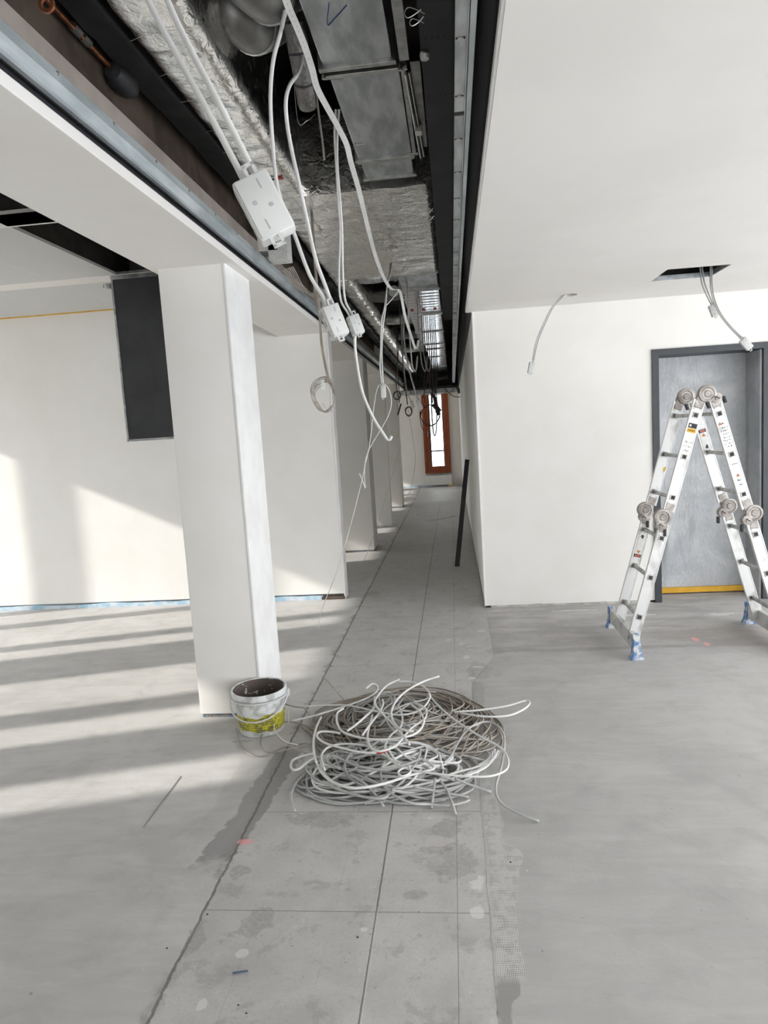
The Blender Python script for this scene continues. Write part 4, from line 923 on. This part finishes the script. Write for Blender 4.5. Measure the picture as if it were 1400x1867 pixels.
    bb = MB().box(bx - .016, bx + .016, 4.50, 5.17, .05, .155, .004).build('base_bar', 'alu', lad)
    for ye, s2 in ((4.50, -1), (5.17, 1)):
        prof = [(-.022, .165), (.022, .165), (.024, .10), (.032, .035), (.046, .0), (-.040, .0), (-.026, .035), (-.021, .10)]
        vs = []; fs = []
        for q in (0, 1):
            yo = ye + s2 * .05 * (q) - s2 * .012
            vs += [(bx + p[0], yo + (s2 * .02 * (1 - p[1] / .145) if q else 0), p[1]) for p in prof]
        n_ = len(prof)
        for k in range(n_): fs.append((k, (k + 1) % n_, n_ + (k + 1) % n_, n_ + k))
        fs += [tuple(range(n_)), tuple(reversed(range(n_, 2 * n_)))]
        MB().add(vs, fs).build('foot_cap', 'blue_cap', bb, bevel=.003)
for yy in (NY, FY):
    c = Vector((XC, yy, 1.688)) 
    h = MB().lathe([(1e-5, -.026), (.018, -.026), (.022, -.022), (.036, -.022), (.040, -.026), (.054, -.024), (.056, -.016), (.056, .016), (1e-5, .018)], c, 28, 'Y').build('hinge', 'hinge', lad, smooth=True)
    q = c + Vector((.055, 0, -.028)); MB().lathe([(1e-5, -.032), (.012, -.032), (.014, -.024), (.034, -.022), (.036, .0), (.036, .016), (1e-5, .018)], q, 22, 'Y').build('lock_disc', 'hinge', h, smooth=True)
    for side in (-1, 1): MB().bar(Vector((lx(1.60, side), yy, 1.60)), Vector((XC + side * .03, yy, 1.685)), .06, .03, (0, 1, 0), .008).build('hinge_plate', 'hinge', h)
    for dx in (.095, -.005): MB().bar(c + Vector((dx, -.014, -.02 - (dx < 0) * .03)), c + Vector((dx + .014, -.014, -.062 - (dx < 0) * .03)), .014, .03, (0, 1, 0), .002).build('release_lever', 'ink', h)
    MB().bar(q + Vector((-.014, -.034, .008)), q + Vector((.012, -.034, -.006)), .006, .003).build('lock_mark', 'ink', h)

# ------------------------------------------------------------------ leaning bar
tag(MB().bar((-.02, 7.72, .0), (.165, 8.5, 1.165), .055, .02, (0, 1, 0), .002).build('metal_bar', 'frame'), 'dark grey metal bar leaning against the corridor wall', 'metal bar')

# ------------------------------------------------------------------ bucket
bk = thing('bucket', 'dirty plastic mortar bucket with yellow label standing against the column foot', 'bucket', (-1.115, 3.505, 0))
rt = Matrix.Translation(Vector((-1.115, 3.505, 0)))
b = MB().lathe([(1e-5, .003), (.118, .003), (.122, .02), (.140, .205), (.148, .206), (.150, .214), (.150, .236), (.146, .240), (.140, .238), (.138, .225)], n=56); b.move(rt)
b.build('shell', 'bucket', bk, smooth=True)
b = MB().lathe([(.1385, .236), (.134, .18), (.126, .10), (.120, .075), (.06, .068), (1e-5, .07)], n=48)
for i, v in enumerate(b.v): b.v[i] = v * 1.0 + Vector((0, 0, .012 * noise.noise(v * 20))) if v.z < .2 else v
b.move(rt); b.build('dried_mortar', 'mortar', bk, smooth=True)
MB().lathe([(.149, .195), (.155, .195), (.156, .2), (.155, .204), (.149, .204)], (-1.115, 3.505, 0), 48).build('rim_ring', 'plastic', bk, smooth=True)
hp = []
for k in range(15):
    a = PI * k / 14; hp.append(Vector((-1.115 - .158 * math.cos(a), 3.505 - .158 * math.sin(a) * 1.0, .205 - .10 * math.sin(a) ** .8)))
MB().tube(hp, .0042, 8, 4).build('handle', 'plastic', bk, smooth=True)
for sx in (-1, 1): MB().box(-1.115 + sx * .155 - .012, -1.115 + sx * .155 + .012, 3.49, 3.52, .185, .225, .004).build('handle_lug', 'plastic', bk)

# ------------------------------------------------------------------ pile of cut cables
G = 'offcut cables heaped on the floor'
def hand(pts, crop, z, r, mat, label, part=None):
    k, ox, oy = crop; P = []
    n_ = len(pts)
    for i, p in enumerate(pts):
        zz = z(i / (n_ - 1)) if callable(z) else z
        P.append(AZ(p[0] / k + ox, p[1] / k + oy, max(zz, r + .001)))
    o = tag(MB().tube(P, r, 8, 6).build('cable_offcut', mat), label, 'cable', G)
    o.data.polygons.foreach_set('use_smooth', [True] * len(o.data.polygons))
    return P
A_ = (4.375, 480, 1200); B_ = (4.667, 700, 1220); C_ = (8.75, 400, 1220)
hand([(595, 365), (800, 350), (1040, 315), (1180, 275), (1225, 272), (1238, 295), (1190, 340), (1080, 390), (950, 405), (800, 398), (640, 372)], B_, .10, .0055, 'cable_white', 'white cable bent into a hairpin sticking out right of the pile')
hand([(510, 800), (570, 740), (610, 660), (680, 550), (760, 480), (860, 448), (940, 465), (1000, 520), (1025, 600), (1015, 740), (985, 880), (955, 980), (960, 1080), (1020, 1160), (1150, 1230), (1320, 1295)], B_, lambda t: .12 * (1 - t) ** .7 + .006, .0052, 'cable_grey', 'long grey cable curling right and ending on the floor, furthest right')
hand([(380, 215), (450, 300), (560, 400), (700, 500), (850, 590), (980, 660), (1050, 750), (1050, 840), (980, 890), (850, 915), (600, 905), (400, 885), (200, 850), (80, 790), (20, 720), (10, 650), (60, 560), (140, 490), (155, 400), (120, 300)], B_, lambda t: .10 + .10 * abs(t - .35), .005, 'cable_white', 'long white cable sweeping around the right edge of the pile')
hand([(230, 500), (400, 460), (600, 400), (800, 330), (900, 270), (910, 225), (870, 205), (820, 240)], A_, lambda t: .10 + .12 * t, .005, 'cable_white', 'white cable pointing left towards the bucket, hooked at its upper end')
hand([(1085, 170), (990, 215), (920, 290), (890, 360), (950, 440), (1050, 540), (1130, 640), (1165, 690)], A_, .22, .0052, 'cable_white', 'white cable rising to a cut end at the top of the pile')
hand([(1400, 145), (1280, 185), (1150, 255), (1060, 340), (1020, 440), (1060, 540), (1150, 580), (1200, 580)], A_, .23, .0052, 'cable_white', 'white cable with its cut end pointing up, furthest back right')
hand([(340, 385), (500, 375), (650, 375), (750, 390), (880, 420), (1050, 450), (1180, 440), (1280, 390), (1330, 300), (1280, 230), (1180, 190), (1080, 185)], A_, lambda t: .14 + .08 * t, .0045, 'cable_white', 'white cable arching over the rear of the pile, left end straight')
hand([(610, 600), (560, 590), (470, 585), (430, 605), (440, 640), (500, 680), (620, 715), (750, 745), (850, 755), (900, 752), (1040, 710), (1095, 650), (1100, 590), (1060, 540)], A_, .17, .0055, 'cable_white', 'white looped cable wearing a band of red tape on top of pile')
P = [AZ(x_ / 4.375 + 480, y_ / 4.375 + 1200, .171) for x_, y_ in ((905, 752), (940, 747), (990, 733))]
tag(MB().tube(P, .007, 8).build('red_tape_wrap', 'red'), 'red tape wrapped around a white cable in the pile', 'tape')
hand([(690, 930), (780, 980), (850, 1040), (910, 1110), (960, 1185)], A_, lambda t: .09 - .075 * t, .006, 'cable_grey', 'thick grey cable end lying across the front of the pile')
hand([(350, 910), (270, 980), (225, 1070), (225, 1140), (250, 1215)], A_, lambda t: .02, .006, 'cable_grey', 'grey cable end curving down at the front left of the pile')
hand([(400, 760), (300, 785), (235, 815), (220, 860), (240, 890), (290, 880), (350, 830), (420, 790)], A_, .05, .006, 'cable_white', 'white cable folded into a narrow loop at the left of pile')
hand([(460, 470), (420, 560), (400, 660), (405, 760), (420, 830)], A_, .13, .0055, 'cable_white', 'upright white cable curve at the left side of the pile')
hand([(430, 840), (470, 920), (560, 990), (700, 1035), (850, 1025), (1000, 990), (1150, 940), (1280, 905), (1360, 880), (1330, 840), (1270, 810)], A_, .11, .006, 'cable_white', 'white cable sweeping in a wide curve along the front')
hand([(310, 800), (330, 870), (400, 950), (500, 1000), (700, 1030), (850, 1040), (960, 1045), (995, 1080), (960, 1115), (850, 1115), (700, 1080), (560, 1030), (480, 980)], A_, .04, .006, 'cable_grey', 'grey cable folded back on itself at the front edge')
hand([(970, 820), (940, 880), (940, 960), (980, 1040), (1070, 1110), (1200, 1160), (1330, 1165), (1470, 1175), (1600, 1150), (1645, 1130)], A_, lambda t: .12 - .10 * min(1, t * 1.5), .0055, 'cable_grey', 'grey cable curving out along the front right of the pile')
hand([(600, 955), (560, 930), (480, 905), (300, 800), (150, 700)], B_, lambda t: .02 + .09 * t, .006, 'cable_grey', 'grey cable slanting through the front right of the pile')
hand([(265, 950), (300, 1100), (370, 1260), (480, 1350), (620, 1385), (760, 1360), (860, 1310), (1000, 1250), (1250, 1190), (1500, 1180)], C_, .008, .0035, 'cable_tan', 'thin beige cable arc on floor in front of the bucket')
hand([(1500, 1170), (1200, 1250), (950, 1310), (800, 1335), (700, 1290), (655, 1180), (690, 1040), (780, 930), (930, 860), (1100, 840), (1300, 870), (1500, 950)], C_, .02, .0035, 'cable_tan', 'thin beige cable loop lying closest to the bucket')
hand([(1500, 900), (1380, 640), (1200, 600), (1050, 560), (930, 560), (850, 640), (840, 780), (870, 920), (930, 1060), (1000, 1150), (1150, 1240), (1400, 1350)], C_, .05, .0038, 'cable_tan', 'thin beige cable loop rising against the bucket side')
hand([(1100, 840), (1090, 680), (1030, 580), (960, 600), (870, 900), (940, 1060), (1060, 1160), (1250, 1210)], C_, .06, .0035, 'cable_white', 'thin pale cable loop standing beside the bucket')
hand([(470, 140), (540, 215), (640, 330)], A_, lambda t: .006 + .06 * t, .0035, 'cable_tan', 'thin stiff beige cable sticking out behind the pile')
for pts, lb in (([(405, 1180), (420, 1050), (435, 930)], 'short grey cable stub pointing straight to the front'), ([(610, 1235), (575, 1130), (530, 1020), (480, 950)], 'grey cable stub reaching furthest to the front'),
                ([(720, 1090), (560, 1060), (400, 1030), (250, 1000)], 'straight grey cable end at front right of the pile'), ([(910, 1045), (750, 990), (600, 930)], 'grey cable end resting beside the mesh strip'),
                ([(355, 1055), (200, 1050), (60, 1030)], 'straight grey cable low at the front middle of pile')):
    hand(pts, B_, lambda t: .008 + .06 * t, .0058, 'cable_grey', lb)
for pts, lb in (([(970, 695), (920, 770), (800, 830), (650, 870), (550, 900)], 'white cable end fanning out right, outermost of three'), ([(940, 680), (930, 760), (820, 850), (700, 890)], 'white cable end fanning out right, middle of three'),
                ([(925, 700), (900, 800), (800, 870), (650, 920)], 'white cable end fanning out right, innermost of three')):
    hand(pts, B_, .07, .0055, 'cable_white', lb)
for pts, lb in (([(645, 750), (690, 640), (725, 545)], 'short tan cable leaning out right of the pile, longer one'), ([(740, 745), (790, 700), (800, 600)], 'short tan cable hook right of the pile, beside longer one')):
    hand(pts, B_, lambda t: .01 + .06 * t, .004, 'cable_tan', lb)
hand([(670, 580), (740, 530), (820, 460), (880, 400), (890, 310)], A_, .21, .0055, 'cable_white', 'white cable slanting down left on top of the pile')
hand([(790, 615), (850, 530), (920, 440), (955, 370), (950, 330)], A_, .21, .005, 'cable_white', 'pale cable with dark print slanting on top of the pile')
hand([(1175, 870), (1110, 880), (1075, 910), (1100, 940), (1150, 930), (1175, 900), (1150, 860)], A_, .13, .005, 'cable_white', 'white cable twisted in a tiny closed loop at front')
hand([(610, 880), (540, 850), (500, 810), (520, 780), (590, 790), (700, 840), (800, 870), (950, 890), (1100, 860), (1265, 800)], A_, .11, .0058, 'cable_grey', 'grey cable with a rounded turn inside the front heap')
hand([(490, 890), (465, 820), (470, 760), (520, 710), (620, 685), (760, 690), (900, 720)], A_, .12, .0055, 'cable_white', 'white cable arc bordering the left of the front heap')
hand([(870, 450), (830, 640), (900, 740), (1050, 700), (1180, 560), (1290, 480), (1290, 400), (1200, 350)], A_, .2, .005, 'cable_white', 'white cable in a broad round loop over the rear heap')
hand([(640, 400), (590, 440), (590, 520), (640, 590), (780, 635), (950, 650), (1130, 630), (1230, 590), (1280, 510), (1250, 430), (1180, 370)], A_, .2, .0052, 'cable_white', 'large pale oval cable loop crowning the rear heap')
hand([(475, 510), (500, 520), (560, 520)], (2.0, 340, 1180), .006, .003, 'cable_dark', 'short black wire lying at the front edge of the pile')
# the rest of the heap
rnd = random.Random(11)
def heap(n_, cx, cy, rx, ry, hmax, r, mats, label, name='cable_offcut', lo=.2):
    for k in range(n_):
        q = lo + (1.0 - lo) * math.sqrt(rnd.random()); a0 = rnd.uniform(0, 2 * PI); turn = rnd.uniform(.7, 1.5) * 2 * PI * rnd.choice((-1, 1))
        ox, oy = rnd.uniform(-.9, .9) * rx * (1 - q * .85), rnd.uniform(-.9, .9) * ry * (1 - q * .85)
        sxx = rx * q * rnd.uniform(.7, 1.0); syy = ry * q * rnd.uniform(.55, 1.0); tl = rnd.uniform(-.3, .3)
        lay = rnd.random(); pts = []; m_ = 14; p1, p2 = rnd.uniform(0, 6), rnd.uniform(0, 6)
        for i in range(m_ + 1):
            t = i / m_; a = a0 + turn * t; e = 1 + .10 * math.sin(2.3 * a + p1) + .12 * math.sin(1.3 * a + p2) + .25 * (t - .5) * math.sin(p1)
            x = cx + ox + e * (sxx * math.cos(a) * math.cos(tl) - syy * math.sin(a) * math.sin(tl))
            y = cy + oy + e * (sxx * math.cos(a) * math.sin(tl) + syy * math.sin(a) * math.cos(tl))
            d = min(1, math.hypot((x - cx) / rx, (y - cy) / ry))
            top = hmax * (1 - d ** 1.6)
            z = r + .002 + top * (.15 + .85 * lay) + .012 * math.sin(3 * a + p2) * (top / hmax) + .006 * lay
            pts.append((x, y, max(r + .001, z)))
        if rnd.random() < .5:   # tail sticking out
            d = Vector(pts[-1]) - Vector(pts[-2]); l_ = rnd.uniform(.03, .12); p = Vector(pts[-1]) + d.normalized() * l_; p.z = max(r + .001, p.z * .7); pts.append(tuple(p))
        mt_ = rnd.choice(mats)
        o = tag(MB().tube(pts, r * rnd.uniform(.9, 1.1), 7, 4).build(name, mt_), label % {'cable_tan': 'beige', 'cable_grey': 'light grey', 'cable_brown': 'brownish', 'cable_white': 'white'}[mt_], 'cable', G)
        o.data.polygons.foreach_set('use_smooth', [True] * len(o.data.polygons))
heap(46, -.36, 3.47, .36, .36, .20, .0042, ['cable_tan', 'cable_grey', 'cable_grey', 'cable_brown'], 'thin %s cable coiled within the rear heap of the pile')
heap(26, -.33, 3.5, .50, .47, .15, .0042, ['cable_tan', 'cable_tan', 'cable_brown'], 'thin %s cable in the wide outer turns of the rear heap', lo=.75)
heap(50, -.38, 3.0, .40, .27, .13, .0056, ['cable_grey', 'cable_grey', 'cable_grey', 'cable_white'], 'thick %s cable coiled within the front heap of the pile')

# little debris on the floor
tag(MB().bar(AZ(424, 1774, .004), AZ(452, 1770, .004), .004, .004, (0, 0, 1), .001).build('plastic_splinter', 'splinter'), 'small dark blue plastic splinter lying on the near tiles', 'splinter')
tag(MB().bar(AZ(262, 1508, .002), AZ(330, 1415, .002), .0022, .002, (0, 0, 1)).build('wire_scrap', 'cable_brown_dark'), 'thin straight dark wire scrap on the left floor', 'wire')
rnd = random.Random(3)
for k in range(14):
    px, py = rnd.uniform(250, 1100), rnd.uniform(1350, 1850); c = AZ(px, py, .0); s_ = rnd.uniform(.0016, .0034)
    tag(MB().box(c.x - s_, c.x + s_, c.y - s_ * .7, c.y + s_ * .7, 0, s_ * .8, s_ * .2).build('mortar_crumb', 'dark' if k % 2 else 'label_white'), 'tiny crumb of mortar scattered on the floor', 'crumb', 'mortar crumbs')

for o in bpy.data.objects:
    if '_o' in o: del o['_o']
